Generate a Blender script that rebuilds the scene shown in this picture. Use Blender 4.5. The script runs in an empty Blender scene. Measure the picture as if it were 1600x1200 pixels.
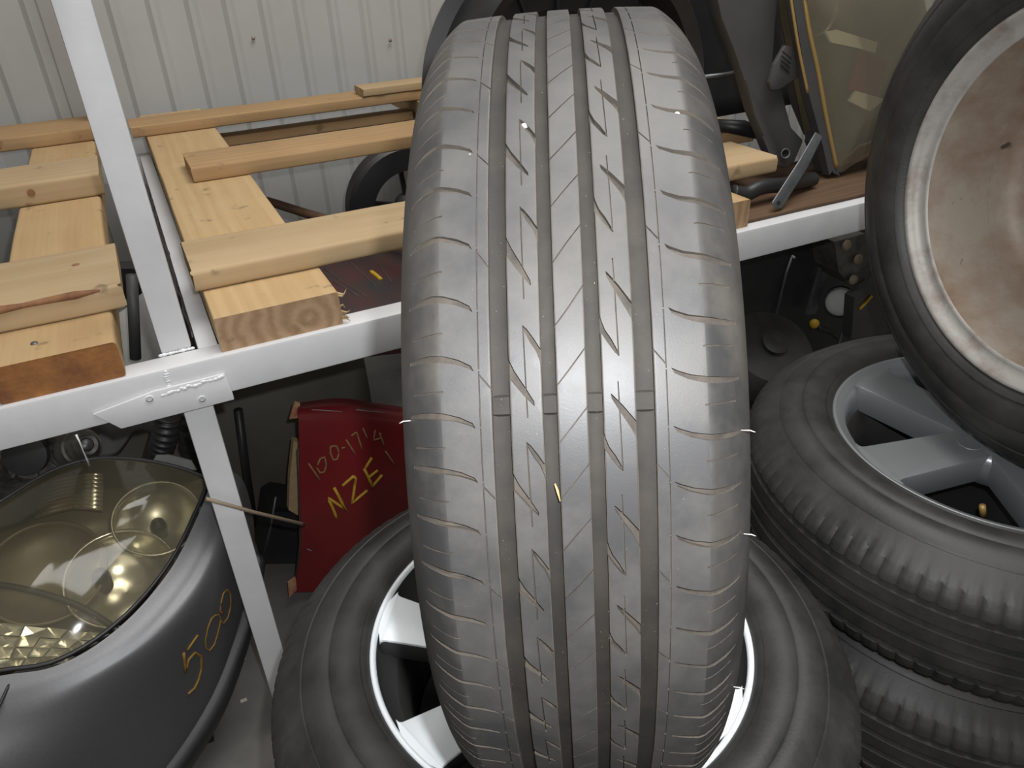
import bpy, bmesh, math, random
from mathutils import Vector, Matrix
from mathutils.geometry import delaunay_2d_cdt
random.seed(7)
S = bpy.context.scene
COL = S.collection

# ------------------------------------------------------------------ camera
cam = bpy.data.objects.new('camera', bpy.data.cameras.new('camera'))
cam.data.lens = 27.0; cam.data.sensor_width = 36.0; cam.data.clip_start = 0.02
rx = Vector((0.89580987, -0.44273681, -0.03884329))
dn = Vector((-0.25942467, -0.44993221, -0.85455243))
fw = Vector((0.36086497, 0.7755934, -0.51791056))
cam.matrix_world = Matrix(((rx.x, -dn.x, -fw.x, 0), (rx.y, -dn.y, -fw.y, 0), (rx.z, -dn.z, -fw.z, 1.27), (0, 0, 0, 1)))
COL.objects.link(cam); S.camera = cam

# ------------------------------------------------------------------ light
W = bpy.data.worlds.new('world'); S.world = W; W.use_nodes = True
bg = W.node_tree.nodes['Background']; bg.inputs[0].default_value = (1.0, 0.97, 0.93, 1); bg.inputs[1].default_value = 0.155

def area(name, loc, target, size, sizey, power, color):
    l = bpy.data.lights.new(name, 'AREA'); l.shape = 'RECTANGLE'; l.size = size; l.size_y = sizey; l.energy = power; l.color = color
    o = bpy.data.objects.new(name, l); o.location = loc
    o.rotation_euler = (Vector(target) - Vector(loc)).to_track_quat('-Z', 'Y').to_euler(); COL.objects.link(o); return o

area('roof_skylight', (0.9, 0.6, 3.6), (0.6, 0.9, 0.5), 2.6, 1.6, 95, (1.0, 0.98, 0.945))
area('door_daylight', (-1.2, -3.2, 2.2), (0.4, 1.0, 0.7), 3.0, 2.4, 25, (1.0, 0.97, 0.92))
fl = bpy.data.lights.new('camera_flash', 'SPOT'); fl.energy = 22.0; fl.shadow_soft_size = 0.008; fl.spot_size = math.radians(110); fl.spot_blend = 0.7; fl.color = (0.97, 0.98, 1.0)
flo = bpy.data.objects.new('camera_flash', fl); flo.location = Vector((0, 0, 1.27)) + rx * 0.03 - dn * 0.045
flo.rotation_euler = fw.to_track_quat('-Z', 'Y').to_euler(); COL.objects.link(flo)

S.view_settings.view_transform = 'Standard'; S.view_settings.look = 'None'; S.view_settings.gamma = 1.0
S.view_settings.use_curve_mapping = False; S.view_settings.exposure = 0.0

# ------------------------------------------------------------------ materials
def lin(c):
    return tuple((v / 255 / 12.92) if v / 255 <= 0.04045 else ((v / 255 + 0.055) / 1.055) ** 2.4 for v in c)

def mat(name, color, rough=0.5, metal=0.0, var=0.0, vscale=6.0, color2=None, bump=0.0, bscale=60.0, spec=0.5, lo=0.35, hi=0.65, rvar=0.0, detail=6, specks=None):
    m = bpy.data.materials.new(name); m.use_nodes = True
    nt = m.node_tree; b = nt.nodes['Principled BSDF']
    b.inputs['Base Color'].default_value = (*color, 1); b.inputs['Roughness'].default_value = rough
    b.inputs['Metallic'].default_value = metal; b.inputs['Specular IOR Level'].default_value = spec
    tc = nt.nodes.new('ShaderNodeTexCoord')
    if color2 is not None:
        n = nt.nodes.new('ShaderNodeTexNoise'); n.inputs['Scale'].default_value = vscale; n.inputs['Detail'].default_value = detail; n.inputs['Roughness'].default_value = 0.65
        nt.links.new(tc.outputs['Object'], n.inputs['Vector'])
        r = nt.nodes.new('ShaderNodeValToRGB'); r.color_ramp.elements[0].position = lo; r.color_ramp.elements[1].position = hi
        r.color_ramp.elements[0].color = (*color, 1); r.color_ramp.elements[1].color = (*color2, 1)
        nt.links.new(n.outputs['Fac'], r.inputs[0]); nt.links.new(r.outputs[0], b.inputs['Base Color'])
        if rvar:
            mr = nt.nodes.new('ShaderNodeMapRange'); mr.inputs['To Min'].default_value = rough - rvar; mr.inputs['To Max'].default_value = rough + rvar
            mr.inputs['From Min'].default_value = 0.3; mr.inputs['From Max'].default_value = 0.7
            nt.links.new(n.outputs['Fac'], mr.inputs['Value']); nt.links.new(mr.outputs[0], b.inputs['Roughness'])
    if specks:
        n5 = nt.nodes.new('ShaderNodeTexNoise'); n5.inputs['Scale'].default_value = specks[0]; n5.inputs['Detail'].default_value = 2
        nt.links.new(tc.outputs['Object'], n5.inputs['Vector'])
        r5 = nt.nodes.new('ShaderNodeValToRGB'); r5.color_ramp.elements[0].position = specks[1]; r5.color_ramp.elements[1].position = specks[1] + 0.05
        nt.links.new(n5.outputs['Fac'], r5.inputs[0])
        mx = nt.nodes.new('ShaderNodeMix'); mx.data_type = 'RGBA'; nt.links.new(r5.outputs[0], mx.inputs[0])
        src = b.inputs['Base Color'].links[0].from_socket; nt.links.new(src, mx.inputs[6]); mx.inputs[7].default_value = (*specks[2], 1)
        nt.links.new(mx.outputs[2], b.inputs['Base Color'])
    if bump:
        n2 = nt.nodes.new('ShaderNodeTexNoise'); n2.inputs['Scale'].default_value = bscale; n2.inputs['Detail'].default_value = 4
        nt.links.new(tc.outputs['Object'], n2.inputs['Vector'])
        bp = nt.nodes.new('ShaderNodeBump'); bp.inputs['Strength'].default_value = bump; bp.inputs['Distance'].default_value = 0.002
        nt.links.new(n2.outputs['Fac'], bp.inputs['Height']); nt.links.new(bp.outputs[0], b.inputs['Normal'])
    return m

def wood(name, c1, c2, axis, pith=(0.0, -0.05), freq=90.0, streak=None, rings=0.32):
    m = bpy.data.materials.new(name); m.use_nodes = True
    nt = m.node_tree; N = nt.nodes.new; L = nt.links.new; b = nt.nodes['Principled BSDF']; b.inputs['Roughness'].default_value = 0.75
    b.inputs['Specular IOR Level'].default_value = 0.25
    tc = N('ShaderNodeTexCoord'); sp = N('ShaderNodeSeparateXYZ'); L(tc.outputs['Object'], sp.inputs[0])
    def math_(op, a, bb):
        q = N('ShaderNodeMath'); q.operation = op
        for i, v in enumerate((a, bb)):
            if v is None: continue
            if isinstance(v, (int, float)): q.inputs[i].default_value = v
            else: L(v, q.inputs[i])
        return q.outputs[0]
    al = sp.outputs['X' if axis == 0 else 'Y']; ac = sp.outputs['Y' if axis == 0 else 'X']; up = sp.outputs['Z']
    cb = N('ShaderNodeCombineXYZ'); L(math_('MULTIPLY', al, 1.2), cb.inputs[0]); L(math_('MULTIPLY', ac, 9.0), cb.inputs[1]); L(math_('MULTIPLY', up, 9.0), cb.inputs[2])
    nz = N('ShaderNodeTexNoise'); nz.inputs['Scale'].default_value = 2.5; nz.inputs['Detail'].default_value = 3; L(cb.outputs[0], nz.inputs['Vector'])
    dx = math_('SUBTRACT', ac, pith[0]); dz = math_('SUBTRACT', up, pith[1])
    rr = math_('SQRT', math_('ADD', math_('MULTIPLY', dx, dx), math_('MULTIPLY', dz, dz)), None)
    rr = math_('ADD', rr, math_('MULTIPLY', nz.outputs['Fac'], 0.035))
    sn = math_('SINE', math_('MULTIPLY', rr, freq * 6.283), None)
    fac = math_('MULTIPLY', math_('ADD', sn, 1.0), 0.5 * rings)
    cb2 = N('ShaderNodeCombineXYZ'); L(math_('MULTIPLY', al, 4.0), cb2.inputs[0]); L(math_('MULTIPLY', ac, 160.0), cb2.inputs[1]); L(math_('MULTIPLY', up, 160.0), cb2.inputs[2])
    n2 = N('ShaderNodeTexNoise'); n2.inputs['Scale'].default_value = 1.0; n2.inputs['Detail'].default_value = 4; L(cb2.outputs[0], n2.inputs['Vector'])
    n3 = N('ShaderNodeTexNoise'); n3.inputs['Scale'].default_value = 7.0; n3.inputs['Detail'].default_value = 5; L(tc.outputs['Object'], n3.inputs['Vector'])
    fac = math_('ADD', math_('MULTIPLY', fac, 0.6), math_('ADD', math_('MULTIPLY', n2.outputs['Fac'], 0.45), math_('MULTIPLY', math_('SUBTRACT', n3.outputs['Fac'], 0.5), 0.6)))
    r = N('ShaderNodeValToRGB'); r.color_ramp.elements[0].color = (*c1, 1); r.color_ramp.elements[1].color = (*c2, 1)
    r.color_ramp.elements[0].position = 0.12; r.color_ramp.elements[1].position = 0.85
    L(fac, r.inputs[0])
    # dirt specks and scuffs with a shape of their own
    n4 = N('ShaderNodeTexNoise'); n4.inputs['Scale'].default_value = 26.0; n4.inputs['Detail'].default_value = 3; L(tc.outputs['Object'], n4.inputs['Vector'])
    r4 = N('ShaderNodeValToRGB'); r4.color_ramp.elements[0].position = 0.66; r4.color_ramp.elements[1].position = 0.74; L(n4.outputs['Fac'], r4.inputs[0])
    mx = N('ShaderNodeMix'); mx.data_type = 'RGBA'; L(math_('MULTIPLY', r4.outputs[0], 0.55), mx.inputs[0]); L(r.outputs[0], mx.inputs[6]); mx.inputs[7].default_value = (*(streak or (0.10, 0.07, 0.04)), 1)
    L(mx.outputs[2], b.inputs['Base Color'])
    bp = N('ShaderNodeBump'); bp.inputs['Strength'].default_value = 0.25; bp.inputs['Distance'].default_value = 0.001; L(n2.outputs['Fac'], bp.inputs['Height']); L(bp.outputs[0], b.inputs['Normal'])
    return m

def glass(name, tint, rough=0.08, mixf=0.0, haze=(0.3, 0.27, 0.15)):
    m = bpy.data.materials.new(name); m.use_nodes = True; nt = m.node_tree; nt.nodes.clear()
    N = nt.nodes.new; L = nt.links.new
    o = N('ShaderNodeOutputMaterial'); t = N('ShaderNodeBsdfTransparent'); t.inputs[0].default_value = (*tint, 1)
    g = N('ShaderNodeBsdfGlossy'); g.inputs['Roughness'].default_value = rough
    f = N('ShaderNodeFresnel'); f.inputs[0].default_value = 1.5
    d = N('ShaderNodeBsdfDiffuse'); d.inputs[0].default_value = (*haze, 1)
    m1 = N('ShaderNodeMixShader'); m1.inputs[0].default_value = mixf; L(t.outputs[0], m1.inputs[1]); L(d.outputs[0], m1.inputs[2])
    m2 = N('ShaderNodeMixShader'); L(f.outputs[0], m2.inputs[0]); L(m1.outputs[0], m2.inputs[1]); L(g.outputs[0], m2.inputs[2]); L(m2.outputs[0], o.inputs[0])
    return m

M = {}
M['tread'] = mat('worn_tread_rubber', (0.043, 0.043, 0.044), 0.50, color2=(0.082, 0.078, 0.072), vscale=16, rvar=0.06, bump=0.03, bscale=900, spec=0.48, lo=0.38, hi=0.68, specks=(900, 0.75, (0.18, 0.165, 0.14)))
M['dust'] = mat('dusty_groove_rubber', (0.044, 0.038, 0.032), 0.85, color2=(0.085, 0.072, 0.058), vscale=60)
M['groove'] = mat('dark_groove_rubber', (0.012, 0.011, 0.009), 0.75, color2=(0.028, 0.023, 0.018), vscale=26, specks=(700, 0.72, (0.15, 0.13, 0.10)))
M['groovewall'] = mat('groove_wall_rubber', (0.060, 0.053, 0.045), 0.7, color2=(0.105, 0.088, 0.070), vscale=50)
M['shoulder'] = mat('unworn_shoulder_rubber', (0.037, 0.037, 0.037), 0.5, color2=(0.076, 0.070, 0.062), vscale=18, rvar=0.08, lo=0.4, hi=0.68)
M['side'] = mat('sidewall_rubber', (0.042, 0.041, 0.040), 0.55, color2=(0.075, 0.070, 0.064), vscale=10, rvar=0.06)
M['rubber'] = mat('dark_tyre_rubber', (0.018, 0.018, 0.018), 0.54, color2=(0.040, 0.038, 0.035), vscale=14, rvar=0.07, bump=0.1, bscale=300)
M['silver'] = mat('machined_silver_wheel', (0.90, 0.95, 0.98), 0.30, metal=0.10, color2=(0.86, 0.91, 0.95), vscale=12)  # pale blue sky reflection put into the base colour
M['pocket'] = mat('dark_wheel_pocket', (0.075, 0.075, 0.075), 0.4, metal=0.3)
M['silver2'] = mat('grey_wheel_paint', (0.30, 0.315, 0.325), 0.34, metal=0.45, color2=(0.27, 0.285, 0.295), vscale=10)
M['barrel'] = mat('dull_wheel_barrel', (0.13, 0.13, 0.13), 0.5, metal=0.4, color2=(0.08, 0.075, 0.07), vscale=8)
M['lipwear'] = mat('worn_wheel_lip', (0.40, 0.385, 0.36), 0.55, metal=0.25, color2=(0.24, 0.195, 0.16), vscale=22, lo=0.45, hi=0.7)
M['rust'] = mat('rusty_grey_steel', (0.32, 0.275, 0.225), 0.6, metal=0.2, color2=(0.17, 0.085, 0.040), vscale=8, lo=0.40, hi=0.72, bump=0.2, bscale=90, specks=(38, 0.70, (0.06, 0.045, 0.035)))
M['black'] = mat('black_plastic', (0.012, 0.012, 0.013), 0.45, color2=(0.022, 0.022, 0.023), vscale=8)
M['void'] = mat('painted_hole_shade', (0.008, 0.008, 0.008), 0.9)  # near-black that paints in the shade of holes
M['white'] = mat('white_rack_paint', (0.62, 0.625, 0.635), 0.38, color2=(0.55, 0.555, 0.565), vscale=9, bump=0.06, bscale=120)
M['weld'] = mat('painted_weld', (0.70, 0.71, 0.73), 0.25)
M['wall'] = mat('grey_sheet_paint', (0.43, 0.435, 0.425), 0.5, color2=(0.38, 0.37, 0.345), vscale=2.2, lo=0.4, hi=0.75)
M['concrete'] = mat('concrete', (0.15, 0.145, 0.135), 0.85, color2=(0.10, 0.095, 0.09), vscale=5, bump=0.3, bscale=80)
M['bumper'] = mat('dark_grey_metallic_paint', (0.13, 0.132, 0.138), 0.44, metal=0.55, color2=(0.145, 0.147, 0.153), vscale=300)
M['red'] = mat('dark_red_paint', (0.20, 0.018, 0.020), 0.32, color2=(0.14, 0.013, 0.015), vscale=5)
M['darkred'] = mat('dusty_dark_red_paint', (0.050, 0.014, 0.014), 0.5, color2=(0.022, 0.018, 0.017), vscale=9, lo=0.42, hi=0.6)
M['redrust'] = mat('chipped_filler', (0.45, 0.27, 0.14), 0.8, color2=(0.25, 0.05, 0.04), vscale=40)
M['yellowmark'] = mat('yellow_marker', (0.50, 0.31, 0.03), 0.7)
M['palemark'] = mat('pale_yellow_marker', (0.24, 0.15, 0.06), 0.8)
M['orangemark'] = mat('orange_marker', (0.24, 0.13, 0.02), 0.7)
M['olive'] = mat('dusty_dark_panel', (0.13, 0.12, 0.095), 0.6, color2=(0.09, 0.084, 0.07), vscale=4)
M['chrome'] = mat('yellowed_reflector', (0.76, 0.73, 0.62), 0.22, metal=0.88)
M['chromedark'] = mat('dull_reflector', (0.46, 0.44, 0.36), 0.34, metal=0.8)
M['amberhouse'] = mat('aged_lamp_housing', (0.20, 0.17, 0.105), 0.45, metal=0.3, color2=(0.13, 0.11, 0.07), vscale=8)
M['facet'] = mat('bright_facets', (0.88, 0.86, 0.78), 0.18, metal=0.85)
M['lens'] = glass('yellowed_lens', (0.93, 0.90, 0.78), 0.08, 0.16, (0.36, 0.33, 0.24))
M['lens2'] = glass('hazed_lens', (0.95, 0.925, 0.83), 0.12, 0.25, (0.38, 0.35, 0.27))
M['gold'] = mat('gold_edge', (0.40, 0.26, 0.09), 0.4, metal=0.4)
M['greyplastic'] = mat('grey_plastic', (0.060, 0.060, 0.060), 0.55, color2=(0.045, 0.045, 0.045), vscale=7)
M['steel'] = mat('dull_steel', (0.16, 0.17, 0.18), 0.45, metal=0.6, color2=(0.11, 0.11, 0.11), vscale=20)
M['alloy'] = mat('greasy_cast_alloy', (0.13, 0.125, 0.11), 0.5, metal=0.4, color2=(0.035, 0.032, 0.028), vscale=18, lo=0.4, hi=0.7)
M['cloth'] = mat('grey_cloth', (0.30, 0.30, 0.29), 0.9, color2=(0.22, 0.22, 0.21), vscale=10)
M['yellow'] = mat('yellow_plastic', (0.48, 0.30, 0.02), 0.5)
M['redblock'] = mat('red_brown_insert', (0.23, 0.055, 0.03), 0.5)
M['rod'] = mat('rusty_rod', (0.22, 0.17, 0.12), 0.6)
M['string'] = mat('white_string', (0.6, 0.6, 0.58), 0.9)
M['straw'] = mat('dry_straw', (0.42, 0.29, 0.13), 0.9)
M['pebble'] = mat('pale_grit', (0.5, 0.48, 0.44), 0.9)
M['boardA'] = wood('pale_pine', (0.43, 0.32, 0.19), (0.33, 0.22, 0.11), 0, pith=(0.1, -0.16), freq=45)
M['boardB'] = wood('brown_pine', (0.40, 0.262, 0.133), (0.27, 0.155, 0.070), 0, pith=(0.3, -0.15), freq=45)
M['bearer'] = wood('pine_bearer', (0.50, 0.355, 0.19), (0.38, 0.24, 0.11), 1, pith=(-0.345, 0.022), freq=45)
M['bearerL'] = wood('pine_bearer_left', (0.47, 0.325, 0.17), (0.34, 0.21, 0.10), 1, pith=(0.1, -0.2), freq=40)
M['endgrain'] = wood('sawn_end_grain', (0.40, 0.27, 0.165), (0.27, 0.165, 0.09), 1, pith=(-0.345, 0.022), freq=48, rings=0.8)
M['stain'] = mat('orange_stained_end', (0.32, 0.135, 0.035), 0.8, color2=(0.17, 0.065, 0.022), vscale=20, bump=0.4, bscale=150)
M['bark'] = mat('bark_wane', (0.15, 0.065, 0.032), 0.9, color2=(0.26, 0.13, 0.06), vscale=25)
M['plyboard'] = wood('brown_board', (0.115, 0.068, 0.04), (0.065, 0.036, 0.02), 0)

# ------------------------------------------------------------------ builders
ORG = {}
def thing(name, label, cat, loc=(0, 0, 0), group=None, mw=None):
    o = bpy.data.objects.new(name, None); o.empty_display_size = 0.05; COL.objects.link(o)
    o.location = loc
    if mw is not None: o.matrix_world = mw
    o['label'] = label; o['category'] = cat
    if group: o['group'] = group
    ORG[o.name] = Vector((0, 0, 0)) if mw is not None else Vector(loc)
    return o

def obj(name, verts, faces, m, parent=None, smooth=False, mi=None, label=None):
    """one mesh object; vertices in world space (or in the parent's space for rotated things)"""
    org = ORG[parent.name] if parent else Vector((0, 0, 0))
    me = bpy.data.meshes.new(name)
    me.from_pydata([tuple(Vector(v) - org) for v in verts], [], faces)
    for q in (m if isinstance(m, (list, tuple)) else [m]): me.materials.append(q)
    if mi: me.polygons.foreach_set('material_index', mi)
    me.polygons.foreach_set('use_smooth', [bool(smooth)] * len(me.polygons))
    me.update()
    o = bpy.data.objects.new(name, me); COL.objects.link(o)
    if parent: o.parent = parent; ORG[o.name] = org
    if label: o['label'] = label
    return o

def tag(o, label, cat, group=None):
    o['label'] = label; o['category'] = cat
    if group: o['group'] = group
    return o

def sharp(o, ang=35):
    bm = bmesh.new(); bm.from_mesh(o.data)
    for e in bm.edges:
        if len(e.link_faces) == 2: e.smooth = e.calc_face_angle(0) < math.radians(ang)
    bm.to_mesh(o.data); bm.free(); return o

def fixn(o):
    bm = bmesh.new(); bm.from_mesh(o.data); bmesh.ops.recalc_face_normals(bm, faces=bm.faces[:]); bm.to_mesh(o.data); bm.free(); return o

def box_data(x0, x1, y0, y1, z0, z1, bev=0.002, seg=2, mat_=None):
    bm = bmesh.new(); bmesh.ops.create_cube(bm, size=1)
    for v in bm.verts: v.co = Vector(((x0 + x1) / 2 + v.co.x * (x1 - x0), (y0 + y1) / 2 + v.co.y * (y1 - y0), (z0 + z1) / 2 + v.co.z * (z1 - z0)))
    if bev: bmesh.ops.bevel(bm, geom=bm.edges[:], offset=bev, segments=seg, profile=0.6, affect='EDGES')
    if mat_ is not None: bmesh.ops.transform(bm, matrix=mat_, verts=bm.verts[:])
    bm.verts.index_update()
    V = [v.co.copy() for v in bm.verts]; F = [[v.index for v in f.verts] for f in bm.faces]; bm.free(); return V, F

def box(name, dims, m, parent=None, bev=0.002, mat_=None, label=None, seg=2):
    V, F = box_data(*dims, bev=bev, mat_=mat_, seg=seg); return sharp(obj(name, V, F, m, parent, True, label=label))

def join(*parts):
    V, F = [], []
    for v, f in parts:
        k = len(V); V += list(v); F += [[i + k for i in q] for q in f]
    return V, F

def lathe_data(prof, seg=64, closed=False, frame=None, a0=0.0, a1=2 * math.pi):
    """profile (r, h) turned about the frame's Z"""
    full = abs(a1 - a0 - 2 * math.pi) < 1e-6; n = seg if full else seg + 1; k = len(prof); V, F = [], []
    for i in range(n):
        a = a0 + (a1 - a0) * i / seg
        for r, h in prof: V.append(Vector((r * math.cos(a), r * math.sin(a), h)))
    for i in range(seg):
        j = (i + 1) % n
        for q in range(k if closed else k - 1):
            p = (q + 1) % k; F.append([i * k + q, j * k + q, j * k + p, i * k + p])
    if frame is not None: V = [frame @ v for v in V]
    return V, F

def frame_z(loc, axis):
    return Matrix.Translation(Vector(loc)) @ Vector(axis).to_track_quat('Z', 'Y').to_matrix().to_4x4()

def tube_data(pts, r, seg=8, cap=True, flat=None):
    pts = [Vector(p) for p in pts]; V, F = [], []; n = len(pts); up = Vector((0.31, 0.2, 0.93))
    for i, p in enumerate(pts):
        d = (pts[min(i + 1, n - 1)] - pts[max(i - 1, 0)]).normalized()
        a = d.cross(up)
        if a.length < 1e-3: a = d.cross(Vector((1, 0, 0)))
        a.normalize(); b = a.cross(d)
        rr = r[i] if isinstance(r, (list, tuple)) else r
        for k in range(seg):
            t = 2 * math.pi * k / seg; V.append(p + a * math.cos(t) * rr + b * math.sin(t) * rr)
    for i in range(n - 1):
        for k in range(seg): F.append([i * seg + k, i * seg + (k + 1) % seg, (i + 1) * seg + (k + 1) % seg, (i + 1) * seg + k])
    if cap: F.append(list(range(seg))[::-1]); F.append([(n - 1) * seg + k for k in range(seg)])
    return V, F

def cr(p0, p1, p2, p3, t):
    return 0.5 * ((2 * p1) + (p2 - p0) * t + (2 * p0 - 5 * p1 + 4 * p2 - p3) * t * t + (3 * p1 - p0 - 3 * p2 + p3) * t ** 3)

def spline(P, sub, closed=False):
    P = [Vector(p) for p in P]; n = len(P); out = []
    for i in range(n if closed else n - 1):
        g = (lambda k: P[k % n]) if closed else (lambda k: P[max(0, min(n - 1, k))])
        for s in range(sub): out.append(cr(g(i - 1), g(i), g(i + 1), g(i + 2), s / sub))
    if not closed: out.append(P[-1].copy())
    return out

def loft_data(rows, sub=6, thick=0.0, towards=None):
    A = [spline(r, sub) for r in rows]; nc = len(A[0])
    cols = [spline([A[i][j] for i in range(len(A))], sub) for j in range(nc)]
    nr = len(cols[0]); V = [cols[j][i] for i in range(nr) for j in range(nc)]
    F = [[i * nc + j, i * nc + j + 1, (i + 1) * nc + j + 1, (i + 1) * nc + j] for i in range(nr - 1) for j in range(nc - 1)]
    if thick:
        N = [Vector() for _ in V]
        for f in F:
            n = (V[f[2]] - V[f[0]]).cross(V[f[3]] - V[f[1]])
            for k in f: N[k] += n
        s = 1
        if towards is not None:
            tot = sum((n.normalized().dot((Vector(towards) - v).normalized()) for n, v in zip(N, V) if n.length > 0))
            s = -1 if tot > 0 else 1
        k = len(V); V2 = [v + n.normalized() * thick * s for v, n in zip(V, N)]
        F2 = [[q + k for q in f[::-1]] for f in F]
        bd = [i for i in range(nc)] + [i * nc + nc - 1 for i in range(1, nr)] + [(nr - 1) * nc + j for j in range(nc - 2, -1, -1)] + [i * nc for i in range(nr - 2, 0, -1)]
        F3 = [[bd[i], bd[(i + 1) % len(bd)], bd[(i + 1) % len(bd)] + k, bd[i] + k] for i in range(len(bd))]
        V = V + V2; F = F + F2 + F3
    return V, F

def prism_data(poly, vec):
    """a flat outline (world points) pushed along vec"""
    P = [Vector(p) for p in poly]; n = len(P); v = Vector(vec)
    return P + [p + v for p in P], [list(range(n)), [n + i for i in range(n)][::-1]] + [[(i + 1) % n, i, n + i, n + (i + 1) % n] for i in range(n)]

def prism(name, poly, vec, m, parent=None, bev=0.0, label=None):
    V, F = prism_data(poly, vec); o = fixn(obj(name, V, F, m, parent, True, label=label))
    if bev:
        bm = bmesh.new(); bm.from_mesh(o.data); bmesh.ops.bevel(bm, geom=bm.edges[:], offset=bev, segments=2, profile=0.5, affect='EDGES'); bm.to_mesh(o.data); bm.free()
        o.data.polygons.foreach_set('use_smooth', [True] * len(o.data.polygons))
    return sharp(o)

# ------------------------------------------------------------------ setting
def struct(o): o['kind'] = 'structure'; return o
struct(box('floor', (-5, 7, -5, 2.62, -0.12, 0.0), M['concrete'], bev=0))
wall = bpy.data.objects.new('wall_back', None); COL.objects.link(wall); wall.location = (0, 2.6, 0); struct(wall); ORG['wall_back'] = Vector((0, 2.6, 0))
def sheet(x0, n, proud):
    per = 0.1; V, F = [], []
    prof = []
    for k in range(n):
        b = x0 + k * per
        prof += [(b, 0.0), (b + 0.058, 0.0), (b + 0.064, -0.003), (b + 0.071, -0.008), (b + 0.083, -0.008), (b + 0.090, -0.003), (b + 0.096, 0.0)]
    prof.append((x0 + n * per + 0.03, 0.0))
    pts = prof + [(x, d + 0.004) for x, d in prof[::-1]]; m = len(pts)
    for z in (0.0, 3.4): V += [Vector((x, 2.56 + d - proud, z)) for x, d in pts]
    F = [[i, (i + 1) % m, m + (i + 1) % m, m + i] for i in range(m)]
    return sharp(obj('wall_sheet', V, F, M['wall'], wall, True), 25)
for i in range(10): sheet(-2.53 + i * 0.8, 8, 0.0045 * (i % 2))
# screws and rust spots on the sheets
for x, z in ((0.3975, 0.999), (0.815, 0.955)):
    V, F = lathe_data([(0.0, 0.005), (0.004, 0.004), (0.006, 0.0)], 10, frame=frame_z((x, 2.548, z), (0, -1, 0)))
    obj('sheet_screw', V, F, M['rust'], wall, True)

# ------------------------------------------------------------------ steel rack
rack = thing('storage_rack', 'white painted steel rack frame carrying the wooden pallets', 'rack', (0, 1.0, 0))
box('front_beam', (-1.25, 2.7, 0.98, 1.02, 0.731, 0.788), M['white'], rack, 0.004)
box('rear_beam', (-1.25, 2.7, 2.24, 2.28, 0.722, 0.779), M['white'], rack, 0.004)
box('upper_post', (-0.039, 0.0, 1.0225, 1.0605, 0.789, 2.6), M['white'], rack, 0.004)
box('lower_post', (-0.034, 0.006, 1.0, 1.04, 0.0, 0.7305), M['white'], rack, 0.004)
box('side_beam', (0.0065, 0.033, 1.0205, 2.2395, 0.733, 0.787), M['white'], rack, 0.003)
box('upper_post', (-0.082, -0.04, 2.30, 2.34, 0.0, 2.6), M['white'], rack, 0.004)
for x in (-1.2, 2.62):
    box('lower_post', (x - 0.02, x + 0.02, 1.0, 1.04, 0, 0.7305), M['white'], rack, 0.004); box('lower_post', (x - 0.02, x + 0.02, 2.24, 2.28, 0, 0.7215), M['white'], rack, 0.004)
    box('side_beam', (x - 0.02, x + 0.02, 1.0205, 2.2395, 0.733, 0.787), M['white'], rack, 0.003)
prism('joint_plate', [(-0.135, 0.9795, 0.752), (-0.110, 0.9795, 0.7215), (0.0335, 0.9795, 0.7215), (0.0335, 0.9795, 0.731), (0.030, 0.9795, 0.7635), (-0.06, 0.9795, 0.7635)], (0, -0.0045, 0), M['white'], rack, 0.001)
for x, z in ((-0.067, 0.7545), (-0.006, 0.735)):
    V, F = lathe_data([(0.0052, 0.0), (0.0050, 0.0014), (0.0042, 0.0016), (0.0036, -0.002), (0.0, -0.003)], 16, frame=frame_z((x, 0.9748, z), (0, -1, 0)))
    obj('bolt_hole', V, F, [M['weld'], M['void']], rack, True, mi=[0, 0, 1, 1] * 16)
def beads(pts, r):
    out = []
    for p in pts:
        bm = bmesh.new(); bmesh.ops.create_icosphere(bm, subdivisions=2, radius=r * random.uniform(0.7, 1.25)); 
        for v in bm.verts: v.co = Vector((v.co.x * 1.5, v.co.y * 0.6, v.co.z)) + Vector(p)
        bm.verts.index_update(); out.append(([v.co.copy() for v in bm.verts], [[v.index for v in f.verts] for f in bm.faces])); bm.free()
    return join(*out)
V, F = beads([(-0.05 + 0.004 * i + random.uniform(-.001, .001), 0.9755, 0.7555 + random.uniform(-.0015, .0015) + 0.0006 * i * 0.4) for i in range(20)], 0.0026); obj('weld_bead', V, F, M['weld'], rack, True)
V, F = beads([(-0.040 + random.uniform(-.0012, .0012), 0.9798, 0.760 + 0.0035 * i) for i in range(8)], 0.0022); obj('weld_bead', V, F, M['weld'], rack, True)
V, F = beads([(-0.04 + 0.004 * i, 1.021, 0.789) for i in range(11)], 0.0026); obj('weld_bead', V, F, M['weld'], rack, True)
# black crumpled strip lying in the gap beside the post
pts = [(0.0035 + 0.002 * math.sin(i * 1.7) + random.uniform(-.001, .001), 1.07 + i * 0.03, 0.784 + random.uniform(-.003, .003)) for i in range(30)]
V, F = tube_data(pts, [0.0026 + random.uniform(-.001, .001) for _ in pts], 6); obj('gap_strip', V, F, M['black'], rack, True, label='black crumpled strip in the gap')

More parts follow.
